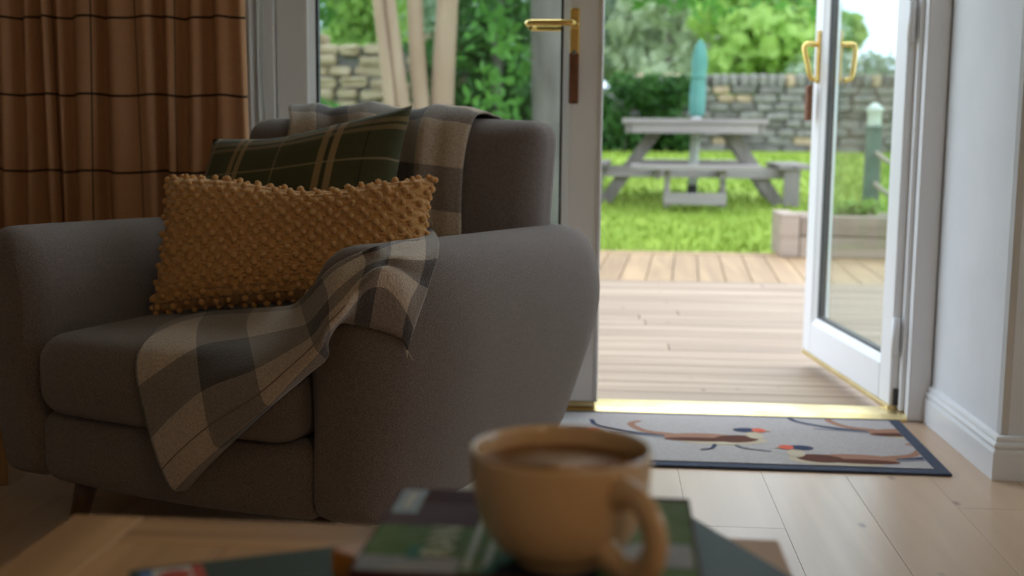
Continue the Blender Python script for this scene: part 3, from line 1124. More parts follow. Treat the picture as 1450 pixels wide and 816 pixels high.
def arm(side):
    prof = catmull([(a, b, 0) for a, b in PROF], 3, True)
    C = Vector((.388, .33, 0))
    n = len(prof)
    ss = []
    rf, rb = .055, .075
    for k in range(7):
        ss.append(('f', math.sin(math.pi / 2 * k / 6)))
    for k in range(1, 14):
        ss.append(('m', k / 14))
    for k in range(7):
        ss.append(('b', math.sin(math.pi / 2 * (1 - k / 6))))
    V, Fc = [], []
    for kind, t in ss:
        for p in prof:
            z0 = p.y
            yend = .815 + .105 * sstep(.10, .42, z0)
            y0 = -.012 - .010 * sstep(.2, .5, z0)
            if kind == 'f':
                y = y0 + rf * (1 - math.sqrt(max(0, 1 - t * t))) if False else y0 + rf * (1 - math.cos(math.asin(t)))
                ins = rf * (1 - t)
            elif kind == 'b':
                y = yend - rb * (1 - math.cos(math.asin(t)))
                ins = rb * (1 - t)
            else:
                y = (y0 + rf) * (1 - t) + (yend - rb) * t
                ins = 0
            d = p - C
            q = C + d * (1 - min(.85, ins / max(d.length, .06)))
            x, z = q.x, q.y
            yr = (y - y0) / .24
            wx = max(0, min(1, (x - .31) / .18))
            if yr < 1:
                x -= .105 * wx * (1 - math.sqrt(max(0, 1 - (1 - yr) ** 2)))
            yr = (yend - y) / .16
            if yr < 1:
                x -= .05 * wx * (1 - math.sqrt(max(0, 1 - (1 - yr) ** 2)))
            z -= .022 * (y / .85) * sstep(.3, .56, z)
            V.append((side * x, y, z))
    m = len(ss)
    for i in range(m - 1):
        for k in range(n):
            Fc.append((i * n + k, i * n + (k + 1) % n, (i + 1) * n + (k + 1) % n, (i + 1) * n + k))
    Fc.append(tuple(range(n)))
    Fc.append(tuple(range((m - 1) * n, m * n))[::-1])
    return part('arm', V, Fc, M_fabric)


arm(1)
arm(-1)
# base under the seat
v, f = rbox_data(.305, .385, .0675, .035, 8, 4)
v = [(p.x, p.y + .380 - .012 * (1 - (p.x / .305) ** 2) * (1 if p.y < -.2 else 0), p.z + .1695 + (.0 if p.z > 0 else -.006 * (1 - (p.x / .305) ** 2))) for p in v]
part('seat_base', v, f, M_fabric)
# back
v, f = rbox_data(.385, .065, .335, .045, 10, 4)
bv = []
for p in v:
    bulge = (1 - (p.x / .385) ** 2) * (1 - (p.z / .335) ** 4)
    y = p.y + .775 + .05 * (p.z / .335) - (.075 * max(0, bulge) ** .7 if p.y < 0 else -.02 * max(0, bulge))
    z = p.z + .452 - .008 * (p.x / .385) ** 2 * (1 if p.z > .2 else 0)
    bv.append((p.x * (1.0 + .0 * p.z), y, z))
backrest = part('backrest', bv, f, M_fabric)
# seam cords on the back's edges
for s in (-1, 1):
    pts = [(s * .372, .7405 + .05 * ((z - .452) / .335) - .004, z) for z in (.50, .56, .62, .68, .72)]
    o = tube('seam_cord', catmull(pts, 4), .0028, M_seam, backrest, 6)
# seat cushion
v, f = rbox_data(.284, .315, .074, .052, 10, 5)
sv = []
for p in v:
    cr = (1 - (p.x / .284) ** 2) * (1 - (p.y / .315) ** 4)
    z = p.z + .310 + (.014 * cr if p.z > 0 else -.006 * cr)
    y = p.y + .275 - (.014 * (1 - (p.x / .284) ** 2) if p.y < 0 else 0)
    sv.append((p.x, y, z + .012 * (p.y / .315 < -.6) * 0))
part('seat_cushion', sv, f, M_fabric)
for s in (-1, 1):
    pts = [(s * xx, -.0435 + .009 * abs(xx / .28) ** 3, .3125) for xx in ()]
for sx in (-1, 1):
    for yy, dy in ((.085, -.02), (.70, .02)):
        tube('leg', [(sx * .262, yy, .112), (sx * (.262 + .022), yy + dy, 0.0)], [.024, .016], M_walnut, chair, 14)
tag(chair, 'grey fabric armchair with flared arms and dark tapered legs', 'armchair')


# ------------------------------------------------------------------ cushions
def pillow_data(BL, BR, TL, TR, thick, nu, nv, power=3.2, sag=0.0, back=0.8, pinch=0.03, sagx=0.55):
    BL, BR, TL, TR = map(Vector, (BL, BR, TL, TR))
    nrm = (BR - BL).cross(TL - BL).normalized()      # towards the front
    upv = ((TL - BL) + (TR - BR)).normalized()
    V, Fc, UVs = [], [], []

    def pt(u, v, s):
        e = (1 - abs(2 * u - 1) ** power) * (1 - abs(2 * v - 1) ** power)
        # edges drawn in between the corners
        uu = u + pinch * (1 - (2 * v - 1) ** 2) * (0.5 - u) * 2 * abs(2 * u - 1)
        vv_ = v + pinch * (1 - (2 * u - 1) ** 2) * (0.5 - v) * 2 * abs(2 * v - 1)
        p = BL.lerp(BR, uu).lerp(TL.lerp(TR, uu), vv_)
        p = p + nrm * (s * thick / 2 * max(0, e) ** .5)
        if sag:
            p = p - upv * sag * math.exp(-((u - sagx) / .26) ** 2) * v ** 2.5
        return p
    for s in (1, -back):
        for j in range(nv + 1):
            for i in range(nu + 1):
                u, v = i / nu, j / nv
                # more points near the edges
                u = .5 - .5 * math.cos(math.pi * u) * (1 - .25) - .25 * (.5 - u) if False else u
                V.append(pt(u, v, s))
                UVs.append((u, v))
    st = (nu + 1) * (nv + 1)
    for j in range(nv):
        for i in range(nu):
            a = j * (nu + 1) + i
            Fc.append((a, a + 1, a + nu + 2, a + nu + 1))
            Fc.append((st + a, st + a + nu + 1, st + a + nu + 2, st + a + 1))
    return V, Fc, UVs, pt, nrm


def uv_mesh(name, V, Fc, UVs, m, smooth=True, weld=1e-5):
    me = mesh(name, V, Fc, m, smooth)
    uvl = me.uv_layers.new(name='UVMap')
    for lp in me.loops:
        uvl.data[lp.index].uv = UVs[lp.vertex_index]
    if weld:
        bm = bmesh.new()
        bm.from_mesh(me)
        bmesh.ops.remove_doubles(bm, verts=bm.verts, dist=weld)
        bmesh.ops.recalc_face_normals(bm, faces=bm.faces)
        bm.to_mesh(me)
        bm.free()
    return me


def to_local(V, loc):
    return [Vector(p) - loc for p in V]


def plaid_mat(name, base, base2, stripes_u, stripes_v, bump=.3, bs=500):
    """woven check from UV coordinates.  stripes: (centre, half width, colour, strength)"""
    m = bpy.data.materials.new(name)
    m.use_nodes = True
    t = m.node_tree
    b = t.nodes['Principled BSDF']
    b.inputs['Roughness'].default_value = .9
    b.inputs['Specular IOR Level'].default_value = .15
    b.inputs['Sheen Weight'].default_value = .2
    uv = t.nodes.new('ShaderNodeUVMap')
    sp = t.nodes.new('ShaderNodeSeparateXYZ')
    t.links.new(uv.outputs['UV'], sp.inputs[0])
    n = t.nodes.new('ShaderNodeTexNoise')
    n.inputs['Scale'].default_value = 90
    tc_ = t.nodes.new('ShaderNodeTexCoord')
    t.links.new(tc_.outputs['Object'], n.inputs['Vector'])
    mx = t.nodes.new('ShaderNodeMixRGB')
    mx.inputs['Color1'].default_value = (*base, 1)
    mx.inputs['Color2'].default_value = (*base2, 1)
    t.links.new(n.outputs['Fac'], mx.inputs['Fac'])
    last = mx.outputs['Color']
    for ax, lst in (('X', stripes_u), ('Y', stripes_v)):
        for c, hw, colr, k in lst:
            s = t.nodes.new('ShaderNodeMath')
            s.operation = 'SUBTRACT'
            s.inputs[1].default_value = c
            t.links.new(sp.outputs[ax], s.inputs[0])
            a = t.nodes.new('ShaderNodeMath')
            a.operation = 'ABSOLUTE'
            t.links.new(s.outputs[0], a.inputs[0])
            l = t.nodes.new('ShaderNodeMath')
            l.operation = 'LESS_THAN'
            l.inputs[1].default_value = hw
            t.links.new(a.outputs[0], l.inputs[0])
            k_ = t.nodes.new('ShaderNodeMath')
            k_.operation = 'MULTIPLY'
            k_.inputs[1].default_value = k
            t.links.new(l.outputs[0], k_.inputs[0])
            mm = t.nodes.new('ShaderNodeMixRGB')
            mm.inputs['Color2'].default_value = (*colr, 1)
            t.links.new(k_.outputs[0], mm.inputs['Fac'])
            t.links.new(last, mm.inputs['Color1'])
            last = mm.outputs['Color']
    t.links.new(last, b.inputs['Base Color'])
    n2 = t.nodes.new('ShaderNodeTexNoise')
    n2.inputs['Scale'].default_value = bs
    bp = t.nodes.new('ShaderNodeBump')
    bp.inputs['Strength'].default_value = bump
    bp.inputs['Distance'].default_value = .003
    t.links.new(tc_.outputs['Object'], n2.inputs['Vector'])
    t.links.new(n2.outputs['Fac'], bp.inputs['Height'])
    t.links.new(bp.outputs['Normal'], b.inputs['Normal'])
    return m


TAN = (.36, .24, .12)
PALE = (.33, .26, .15)
M_tartan = plaid_mat('green_tartan', (.050, .050, .021), (.075, .074, .033),
                     [(.205, .013, TAN, .7), (.245, .013, TAN, .8), (.44, .004, PALE, .55), (.66, .016, TAN, .75), (.715, .016, TAN, .8), (.6875, .003, (.02, .02, .01), .8), (.86, .004, (.02, .02, .012), .7), (.05, .01, TAN, .5)],
                     [(.70, .006, PALE, .6), (.88, .014, TAN, .45), (.925, .014, TAN, .45), (.40, .014, TAN, .6), (.445, .014, TAN, .6), (.15, .006, PALE, .6)], .3, 420)
gBL, gBR = cw(-.30, .44, .40), cw(.150, .52, .40)
gTL, gTR = only_local(302, 196, .565), only_local(584, 149, .615)
gBL = only_local(304, 196, .565) + (cw(-.0, .44, .40) - cw(.06, .56, .73))
gBR = gTR + (cw(.0, .48, .405) - cw(-.02, .615, .79))
V, Fc, UVs, _, _ = pillow_data(gBL, gBR, gTL, gTR, .115, 30, 30, 3.0, sag=.014, pinch=.035, sagx=.38)
loc = (gBL + gBR) / 2
o = link('tartan_cushion', uv_mesh('tartan_cushion', to_local(V, loc), Fc, UVs, M_tartan), None, loc)
tag(o, 'dark green tartan cushion leaning on the chair back', 'cushion')
edge = [gBL, gBR, gTR, gTL]

# bobble cushion
M_knit = bpy.data.materials.new('mustard_knit')
M_knit.use_nodes = True
t = M_knit.node_tree
b = t.nodes['Principled BSDF']
b.inputs['Base Color'].default_value = (.68, .36, .13, 1)
b.inputs['Roughness'].default_value = .9
b.inputs['Specular IOR Level'].default_value = .15
b.inputs['Sheen Weight'].default_value = .25
uvn = t.nodes.new('ShaderNodeUVMap')
mp = t.nodes.new('ShaderNodeMapping')
mp.inputs['Scale'].default_value = (1, 1, 1)
wv = t.nodes.new('ShaderNodeTexWave')
wv.bands_direction = 'Y'
wv.inputs['Scale'].default_value = 5.35
wv.inputs['Distortion'].default_value = 0.3
wv.inputs['Detail Scale'].default_value = 3
vz = t.nodes.new('ShaderNodeTexVoronoi')
vz.inputs['Scale'].default_value = 1
mp2 = t.nodes.new('ShaderNodeMapping')
mp2.inputs['Scale'].default_value = (110, 62, 1)
bp = t.nodes.new('ShaderNodeBump')
bp.inputs['Strength'].default_value = .8
bp.inputs['Distance'].default_value = .004
bp2 = t.nodes.new('ShaderNodeBump')
bp2.inputs['Strength'].default_value = .7
bp2.inputs['Distance'].default_value = .003
t.links.new(uvn.outputs['UV'], mp.inputs['Vector'])
t.links.new(mp.outputs['Vector'], wv.inputs['Vector'])
t.links.new(uvn.outputs['UV'], mp2.inputs['Vector'])
t.links.new(mp2.outputs['Vector'], vz.inputs['Vector'])
t.links.new(wv.outputs['Fac'], bp.inputs['Height'])
t.links.new(vz.outputs['Distance'], bp2.inputs['Height'])
t.links.new(bp.outputs['Normal'], bp2.inputs['Normal'])
t.links.new(bp2.outputs['Normal'], b.inputs['Normal'])
M_bobble = mat('mustard_bobble', (.70, .38, .145), .9, bump=.4, bump_scale=300, spec=.15, sheen=.25)
kTL, kTR = only_local(236, 250, .33), only_local(617, 249, .425)
kBL, kBR = only_local(213, 445, .235), only_local(612, 418, .34)
V, Fc, UVs, kpt, knrm = pillow_data(kBL, kBR, kTL, kTR, .135, 44, 26, 3.4, sag=.030, pinch=.025, sagx=.60)
loc = (kBL + kBR) / 2
bob = link('bobble_cushion', uv_mesh('bobble_cushion', to_local(V, loc), Fc, UVs, M_knit), None, loc)
tag(bob, 'mustard knitted oblong cushion covered in bobbles', 'cushion')
bb = bmesh.new()
bmesh.ops.create_uvsphere(bb, u_segments=6, v_segments=4, radius=1)
for fc in bb.faces:
    fc.smooth = True
bme = bpy.data.meshes.new('bobble')
bb.to_mesh(bme)
bb.free()
bme.materials.append(M_bobble)
NR, NCb = 17, 18
cnt = 0
for j in range(NR):
    v_ = (j + .5) / NR
    for i in range(NCb):
        if j % 2 and i == NCb - 1 and False:
            continue
        u_ = (i + (.25 if j % 2 else .75)) / NCb
        u_ += random.uniform(-.006, .006)
        vj = v_ + random.uniform(-.006, .006)
        p = kpt(u_, vj, 1)
        pu, pv = kpt(min(u_ + .01, .999), vj, 1), kpt(u_, min(vj + .01, .999), 1)
        nn = (pu - p).cross(pv - p).normalized()
        if nn.dot(knrm) < 0:
            nn = -nn
        s = random.uniform(.0058, .0076)
        o = link('bobble', bme, bob, p + nn * s * .30 - loc)
        o.scale = (s * 1.15, s, s * .95)
        o.rotation_euler = (random.random() * 3, random.random() * 3, random.random() * 3)
        cnt += 1
# bobbles of the turned edge, small and many
bb = bmesh.new()
for (a0, a1, nb) in ((kTL, kTR, 24), (kBL, kTL, 13), (kBR, kTR, 13), (kBL, kBR, 22)):
    for k in range(nb):
        tt = (k + .5) / nb
        if a0 is kTL:
            p = kpt(tt, 1, 0)
        elif a0 is kBL and a1 is kBR:
            p = kpt(tt, 0, 0)
        elif a0 is kBL:
            p = kpt(0, tt, 0)
        else:
            p = kpt(1, tt, 0)
        s = random.uniform(.006, .0082)
        bmesh.ops.create_uvsphere(bb, u_segments=6, v_segments=4, radius=s, matrix=Matrix.Translation(p - loc + Vector((random.uniform(-.003, .003), 0, random.uniform(-.003, .003)))))
for fc in bb.faces:
    fc.smooth = True
eme = bpy.data.meshes.new('edge_bobbles')
bb.to_mesh(eme)
bb.free()
eme.materials.append(M_bobble)
eo = link('edge_bobbles', eme, bob)
eo['kind'] = 'stuff'

# ------------------------------------------------------------------ throws
BVH = BVHTree.FromPolygons([tuple(p) for p in BV_V], BV_F)


def hit(px, py, off):
    d = ray(px, py)
    h = BVH.ray_cast(CAM, d)
    if h[0] is None:
        return None
    return h[0] - d * off


def throw_mat():
    m = bpy.data.materials.new('checked_throw_wool')
    m.use_nodes = True
    t = m.node_tree
    b = t.nodes['Principled BSDF']
    b.inputs['Roughness'].default_value = .95
    b.inputs['Specular IOR Level'].default_value = .1
    b.inputs['Sheen Weight'].default_value = .3
    uv = t.nodes.new('ShaderNodeUVMap')
    sp = t.nodes.new('ShaderNodeSeparateXYZ')
    t.links.new(uv.outputs['UV'], sp.inputs[0])
    fs = []
    for ax in ('X', 'Y'):
        fr_ = t.nodes.new('ShaderNodeMath')
        fr_.operation = 'FRACT'
        t.links.new(sp.outputs[ax], fr_.inputs[0])
        g = t.nodes.new('ShaderNodeMath')
        g.operation = 'LESS_THAN'
        g.inputs[1].default_value = .42
        t.links.new(fr_.outputs[0], g.inputs[0])
        fs.append(g)
    ad = t.nodes.new('ShaderNodeMath')
    ad.operation = 'ADD'
    t.links.new(fs[0].outputs[0], ad.inputs[0])
    t.links.new(fs[1].outputs[0], ad.inputs[1])
    hf = t.nodes.new('ShaderNodeMath')
    hf.operation = 'MULTIPLY'
    hf.inputs[1].default_value = .5
    t.links.new(ad.outputs[0], hf.inputs[0])
    r = t.nodes.new('ShaderNodeValToRGB')
    r.color_ramp.interpolation = 'CONSTANT'
    e = r.color_ramp.elements
    e[0].position = 0
    e[0].color = (.47, .37, .285, 1)
    e[1].position = .3
    e[1].color = (.235, .19, .16, 1)
    e3 = e.new(.8)
    e3.color = (.085, .073, .070, 1)
    t.links.new(hf.outputs[0], r.inputs['Fac'])
    tc_ = t.nodes.new('ShaderNodeTexCoord')
    n = t.nodes.new('ShaderNodeTexNoise')
    n.inputs['Scale'].default_value = 260
    t.links.new(tc_.outputs['Object'], n.inputs['Vector'])
    mx = t.nodes.new('ShaderNodeMixRGB')
    mx.blend_type = 'OVERLAY'
    mx.inputs['Fac'].default_value = .45
    t.links.new(r.outputs['Color'], mx.inputs['Color1'])
    t.links.new(n.outputs['Fac'], mx.inputs['Color2'])
    t.links.new(mx.outputs['Color'], b.inputs['Base Color'])
    bp = t.nodes.new('ShaderNodeBump')
    bp.inputs['Strength'].default_value = .5
    bp.inputs['Distance'].default_value = .004
    t.links.new(n.outputs['Fac'], bp.inputs['Height'])
    t.links.new(bp.outputs['Normal'], b.inputs['Normal'])
    return m


M_throw = throw_mat()


def grid_surface(rows, nr, nc):
    up = [catmull(r, nc) for r in rows]
    cols = len(up[0])
    fine = [catmull([up[r][c] for r in range(len(up))], nr) for c in range(cols)]
    return [[fine[c][r] for c in range(cols)] for r in range(len(fine[0]))]


def cloth(name, G, UVf, m, clearance, thickness, label, cat='throw', sight=False):
    R, C = len(G), len(G[0])
    for r in range(R):
        for c in range(C):
            p = G[r][c]
            if sight:            # this one lies on the near side of the chair everywhere
                d = (p - CAM).normalized()
                h = BVH.ray_cast(CAM, d)
                if h[0] is not None and h[3] - clearance < (p - CAM).length:
                    G[r][c] = CAM + d * (h[3] - clearance)
                continue
            h = BVH.find_nearest(p, .12)
            if h[0] is not None:
                n = h[1]
                dd = (p - h[0]).dot(n)
                if dd < clearance:
                    G[r][c] = h[0] + n * clearance
    # soften what the push left behind
    for it in range(2):
        N = [[p.copy() for p in row] for row in G]
        for r in range(1, R - 1):
            for c in range(1, C - 1):
                N[r][c] = G[r][c] * .5 + (G[r - 1][c] + G[r + 1][c] + G[r][c - 1] + G[r][c + 1]) * .125
        G = N
    V = [p for row in G for p in row]
    UVs = [UVf(r / (R - 1), c / (C - 1)) for r in range(R) for c in range(C)]
    Fc = [(r * C + c, r * C + c + 1, (r + 1) * C + c + 1, (r + 1) * C + c) for r in range(R - 1) for c in range(C - 1)]
    loc = sum((Vector(p) for p in V), Vector()) / len(V)
    o = link(name, uv_mesh(name, to_local(V, loc), Fc, UVs, m, True, 0), None, loc)
    sd = o.modifiers.new('thickness', 'SOLIDIFY')
    sd.thickness = thickness
    sd.offset = 0
    tag(o, label, cat)
    return o, G


# over the back
rows = []
PATH = [(.652, .43), (.655, .52), (.662, .62), (.680, .70), (.712, .765), (.75, .797), (.80, .803), (.85, .785), (.880, .72), (.89, .60), (.885, .48)]
for iu in range(15):
    s = iu / 14
    xl = -.235 + s * .482
    row = []
    for k, (yy, zz) in enumerate(PATH):
        kk = k / (len(PATH) - 1)
        fold = .012 * math.sin(s * 17 + .6 * math.sin(kk * 5)) + .006 * math.sin(s * 41 + kk * 3)
        top = math.exp(-((kk - .55) / .18) ** 2)
        lift = .008 * top * math.exp(-((s - .35) / .22) ** 2)
        xx = xl + (.020 * (1 - s) * math.sin(kk * 6)) + .012 * math.sin(kk * 4 + s * 3) - (.03 * (1 - s) if kk > .4 else 0)
        ny = -1 if kk < .45 else (1 if kk > .68 else 0)
        row.append(cw(xx, yy + ny * (fold + .008), zz + lift + (fold * .6 + .004) * top))
    rows.append(row)
G = grid_surface(rows, 4, 5)
cloth('throw_blanket', G, lambda a, b: ((a - .78) * 2.3 + 2.42 + .04 * math.sin(b * 5), b * 3.9 + .19 + .18 * a), M_throw, .007, .004,
      'checked grey and beige throw draped over the chair back')

# over the arm, the seat and hanging off its front
# (pixel x, pixel y, how): a number is the stand-off from the chair surface, ('y', v) a depth in chair space
TR_ = [
    [(611, 322, .006), (622, 347, .008), (609, 398, .010), (589, 455, .014), (577, 496, .006)],
    [(597, 327, .008), (601, 351, .010), (593, 395, .014), (577, 428, .030), (567, 479, .008)],
    [(572, 339, .010), (573, 358, .014), (566, 380, .030), (554, 394, .050), (543, 469, .010)],
    [(543, 346, .014), (545, 363, .024), (539, 378, .045), (529, 391, .060), (516, 462, .012)],
    [(513, 357, .012), (518, 373, .022), (515, 390, .038), (507, 414, .050), (501, 459, .014)],
    [(476, 375, ('y', -.030)), (482, 396, ('y', -.055)), (483, 422, ('y', -.070)), (486, 444, ('y', -.075)), (480, 458, ('y', -.045))],
    [(451, 398, ('y', -.035)), (460, 420, ('y', -.065)), (463, 444, ('y', -.080)), (462, 468, ('y', -.085)), (464, 484, ('y', -.060))],
    [(426, 424, ('y', -.010)), (434, 448, ('y', -.050)), (442, 472, ('y', -.075)), (450, 492, ('y', -.085)), (463, 507, ('y', -.065))],
    [(408, 434, ('y', .090)), (402, 455, ('y', .030)), (408, 490, ('y', -.060)), (414, 530, ('y', -.085)), (435, 531, ('y', -.065))],
    [(352, 438, ('y', .245)), (342, 462, .018), (352, 515, .022), (368, 577, ('y', -.085)), (388, 571, ('y', -.060))],
    [(300, 441, ('y', .235)), (287, 468, .018), (292, 532, .022), (310, 622, ('y', -.085)), (337, 618, ('y', -.055))],
    [(256, 449, .014), (233, 490, .018), (242, 570, ('y', -.07)), (268, 658, ('y', -.085)), (294, 660, ('y', -.050))],
    [(220, 467, .014), (193, 512, .018), (209, 604, ('y', -.07)), (239, 687, ('y', -.08)), (262, 696, ('y', -.055))],
]
rows = []
for r in TR_:
    row = []
    for (px_, py_, how) in r:
        if isinstance(how, tuple):
            row.append(only_local(px_, py_, how[1]))
        else:
            h = hit(px_, py_, how)
            row.append(h if h is not None else only_local(px_, py_, 0))
    rows.append(row)
G = grid_surface(rows, 6, 9)
ncol, nrow = len(G[0]), len(G)


def uv_arm(a, b):
    return (a * 3.9 + .12, b * 2.15 + .24)


arm_throw, G = cloth('throw_blanket', G, uv_arm, M_throw, .009, .004,
                     'checked grey and beige throw trailing from the arm over the seat front', sight=True)
# stitched hem lines and loose corner threads
hem = [G[r][int(ncol * .66)] - ray(400, 500) * .0035 for r in range(int(nrow * .40), nrow)]
tube('hem_stitch', [p - arm_throw.location for p in hem], .0011, mat('hem_thread', (.20, .15, .115), .9), arm_throw, 5)
tip = G[0][-1]
for k in range(4):
    q = [tip, tip + Vector((random.uniform(-.004, .008), -.004, -.008)), tip + Vector((random.uniform(-.006, .012), -.004, random.uniform(-.016, .004)))]
    tube('loose_thread', [p - arm_throw.location for p in catmull(q, 4)], .0008, mat('pale_thread', (.5, .42, .34), .9), arm_throw, 4)

# ------------------------------------------------------------------ curtain
M_curtain = bpy.data.materials.new('tan_windowpane_curtain')
M_curtain.use_nodes = True
t = M_curtain.node_tree
b = t.nodes['Principled BSDF']
b.inputs['Roughness'].default_value = .9
b.inputs['Specular IOR Level'].default_value = .1
uvn = t.nodes.new('ShaderNodeUVMap')
sp = t.nodes.new('ShaderNodeSeparateXYZ')
t.links.new(uvn.outputs['UV'], sp.inputs[0])
lines = []
for ax in ('X', 'Y'):
    fr_ = t.nodes.new('ShaderNodeMath')
    fr_.operation = 'FRACT'
    t.links.new(sp.outputs[ax], fr_.inputs[0])
    l = t.nodes.new('ShaderNodeMath')
    l.operation = 'LESS_THAN'
    l.inputs[1].default_value = .030 if ax == 'Y' else .018
    t.links.new(fr_.outputs[0], l.inputs[0])
    lines.append(l)
mxm = t.nodes.new('ShaderNodeMath')
mxm.operation = 'MAXIMUM'
t.links.new(lines[0].outputs[0], mxm.inputs[0])
t.links.new(lines[1].outputs[0], mxm.inputs[1])
nz = t.nodes.new('ShaderNodeTexNoise')
nz.inputs['Scale'].default_value = 120
tcn = t.nodes.new('ShaderNodeTexCoord')
t.links.new(tcn.outputs['Object'], nz.inputs['Vector'])
cm = t.nodes.new('ShaderNodeMixRGB')
cm.inputs['Color1'].default_value = (.62, .33, .175, 1)
cm.inputs['Color2'].default_value = (.69, .39, .22, 1)
t.links.new(nz.outputs['Fac'], cm.inputs['Fac'])
cm2 = t.nodes.new('ShaderNodeMixRGB')
cm2.inputs['Color2'].default_value = (.045, .03, .022, 1)
t.links.new(mxm.outputs[0], cm2.inputs['Fac'])
t.links.new(cm.outputs['Color'], cm2.inputs['Color1'])
t.links.new(cm2.outputs['Color'], b.inputs['Base Color'])
# a woven cloth lets some daylight through
tl = t.nodes.new('ShaderNodeBsdfTranslucent')
t.links.new(cm2.outputs['Color'], tl.inputs['Color'])
ms = t.nodes.new('ShaderNodeMixShader')
ms.inputs['Fac'].default_value = .22
mo = t.nodes['Material Output']
t.links.new(b.outputs['BSDF'], ms.inputs[1])
t.links.new(tl.outputs['BSDF'], ms.inputs[2])
t.links.new(ms.outputs['Shader'], mo.inputs['Surface'])

CY = 3.09
cur = empty('curtain', (ony(185, 190, CY).x, CY, 0))
# fold crests and troughs read off the photograph along the cloth (px, depth towards the room)
FOLD = [(-70, .02), (-48, .055), (-30, .0), (-12, .05), (3, .0), (18, .055), (33, .002), (46, .05), (60, .0), (75, .058), (88, .004), (99, .05),
        (110, .005), (124, .055), (140, .045), (149, -.005), (166, .058), (196, .04), (222, .06), (236, -.004), (252, .056), (266, .0), (281, .055), (297, .0), (314, .056), (334, .045), (352, .058), (360, .040)]
top = []
for px_, dd in FOLD:
    top.append(Vector((ony(px_, 150, CY).x, -dd, 0)))
fine = catmull(top, 6)
# arc length for the weave
arc = [0]
for i in range(1, len(fine)):
    arc.append(arc[-1] + (fine[i] - fine[i - 1]).length)
NZ = 30
V, UVs, Fc = [], [], []
ZC0, ZC1 = 0.015, 2.26
for j in range(NZ + 1):
    z = ZC0 + (ZC1 - ZC0) * j / NZ
    for i, p in enumerate(fine):
        amp = .62 + .30 * (1 - z / 2.3)
        sh = .008 * math.sin(z * 2.3 + i * .13)
        taper = 1 - .02 * (z - .9)
        xx = p.x - cur.location.x
        V.append((xx * (1 + .03 * (.9 - z) * .6) + sh, p.y * amp, z))
        UVs.append((arc[i] / .205 + .1, (z - 1.036) / .1985 + .015 * math.sin(i * .21)))
n = len(fine)
for j in range(NZ):
    for i in range(n - 1):
        Fc.append((j * n + i, j * n + i + 1, (j + 1) * n + i + 1, (j + 1) * n + i))
cme = uv_mesh('drape', V, Fc, UVs, M_curtain, True, 0)
co = link('drape', cme, cur)
sd = co.modifiers.new('thickness', 'SOLIDIFY')
sd.thickness = .003
M_lining = mat('white_lining', (.88, .86, .84), .9, noise_scale=8, color2=(.82, .80, .78))
tt_ = M_lining.node_tree
bb_ = tt_.nodes['Principled BSDF']
tl = tt_.nodes.new('ShaderNodeBsdfTranslucent')
tl.inputs['Color'].default_value = (.75, .73, .71, 1)
ms = tt_.nodes.new('ShaderNodeMixShader')
ms.inputs['Fac'].default_value = .35
tt_.links.new(bb_.outputs['BSDF'], ms.inputs[1])
tt_.links.new(tl.outputs['BSDF'], ms.inputs[2])
tt_.links.new(ms.outputs['Shader'], tt_.nodes['Material Output'].inputs['Surface'])
lp = [(-55, .020), (40, .03), (130, .022), (220, .03), (300, .022), (340, .018), (353, -.012), (360, .020), (366, -.004), (371, .022), (375, .012)]
lf = catmull([Vector((ony(a, 150, CY).x - cur.location.x, b_, 0)) for a, b_ in lp], 5)
V, Fc = [], []
for j in range(NZ + 1):
    z = ZC0 + .03 + (ZC1 - ZC0 - .03) * j / NZ
    for i, p in enumerate(lf):
        e = sstep(.55, 1, i / len(lf))
        V.append((p.x * (1 + .02 * (.9 - z)) + e * .012 * math.sin(z * 5.1), p.y + .022 + .006 * e * math.sin(z * 4 + i * .4), z))
n = len(lf)
for j in range(NZ):
    for i in range(n - 1):
        Fc.append((j * n + i, j * n + i + 1, (j + 1) * n + i + 1, (j + 1) * n + i))
link('lining', mesh('lining', V, Fc, M_lining, True), cur)
tag(cur, 'tan curtain with dark windowpane check hanging beside the door', 'curtain')
rail = empty('curtain_pole', (0, CY, 2.30))
tube('pole', [(-1.9, 0, 0), (1.05, 0, 0)], .014, M_walnut, rail, 12)
for xx in (-1.9, 1.05):
    tube('finial', [(xx, 0, 0), (xx + (.03 if xx > 0 else -.03), 0, 0)], [.02, .026], M_walnut, rail, 12)
for xx in (-1.8, -1.02, .95):
    box('bracket', xx - .01, xx + .01, 0, .11, -.012, .012, M_walnut, rail)
tag(rail, 'dark wooden curtain pole above the french doors', 'curtain pole')

# ------------------------------------------------------------------ door mat with pheasants
M_mat = mat('mat_pile', (.36, .325, .315), .95, noise_scale=300, color2=(.46, .42, .41), bump=.4, bump_scale=400, spec=.1)
M_border = mat('mat_border', (.055, .065, .095), .9, noise_scale=200, color2=(.08, .09, .125), bump=.3, bump_scale=300, spec=.1)
MX0, MX1, MY0, MY1 = -0.36, 0.772, 2.680, 3.188
dm = empty('door_mat', ((MX0 + MX1) / 2, (MY0 + MY1) / 2, 0.0005))
mw, mh = (MX1 - MX0) / 2, (MY1 - MY0) / 2
box('backing', -mw, mw, -mh, mh, 0, .006, M_border, dm, .002)
box('pile', -mw + .032, mw - .032, -mh + .032, mh - .020, .006, .008, M_mat, dm, .001)
PM = {k: mat('print_' + k, c, .95, spec=.1, bump=.3, bump_scale=400) for k, c in dict(
    brown=(.115, .045, .030), tan=(.33, .175, .12), navy=(.045, .055, .10), red=(.62, .13, .085), cream=(.50, .42, .31), orange=(.48, .23, .11), grey=(.17, .17, .19)).items()}
PL = list(PM)
lim = (-mw + .034, mw - .034, -mh + .034, mh - .022)


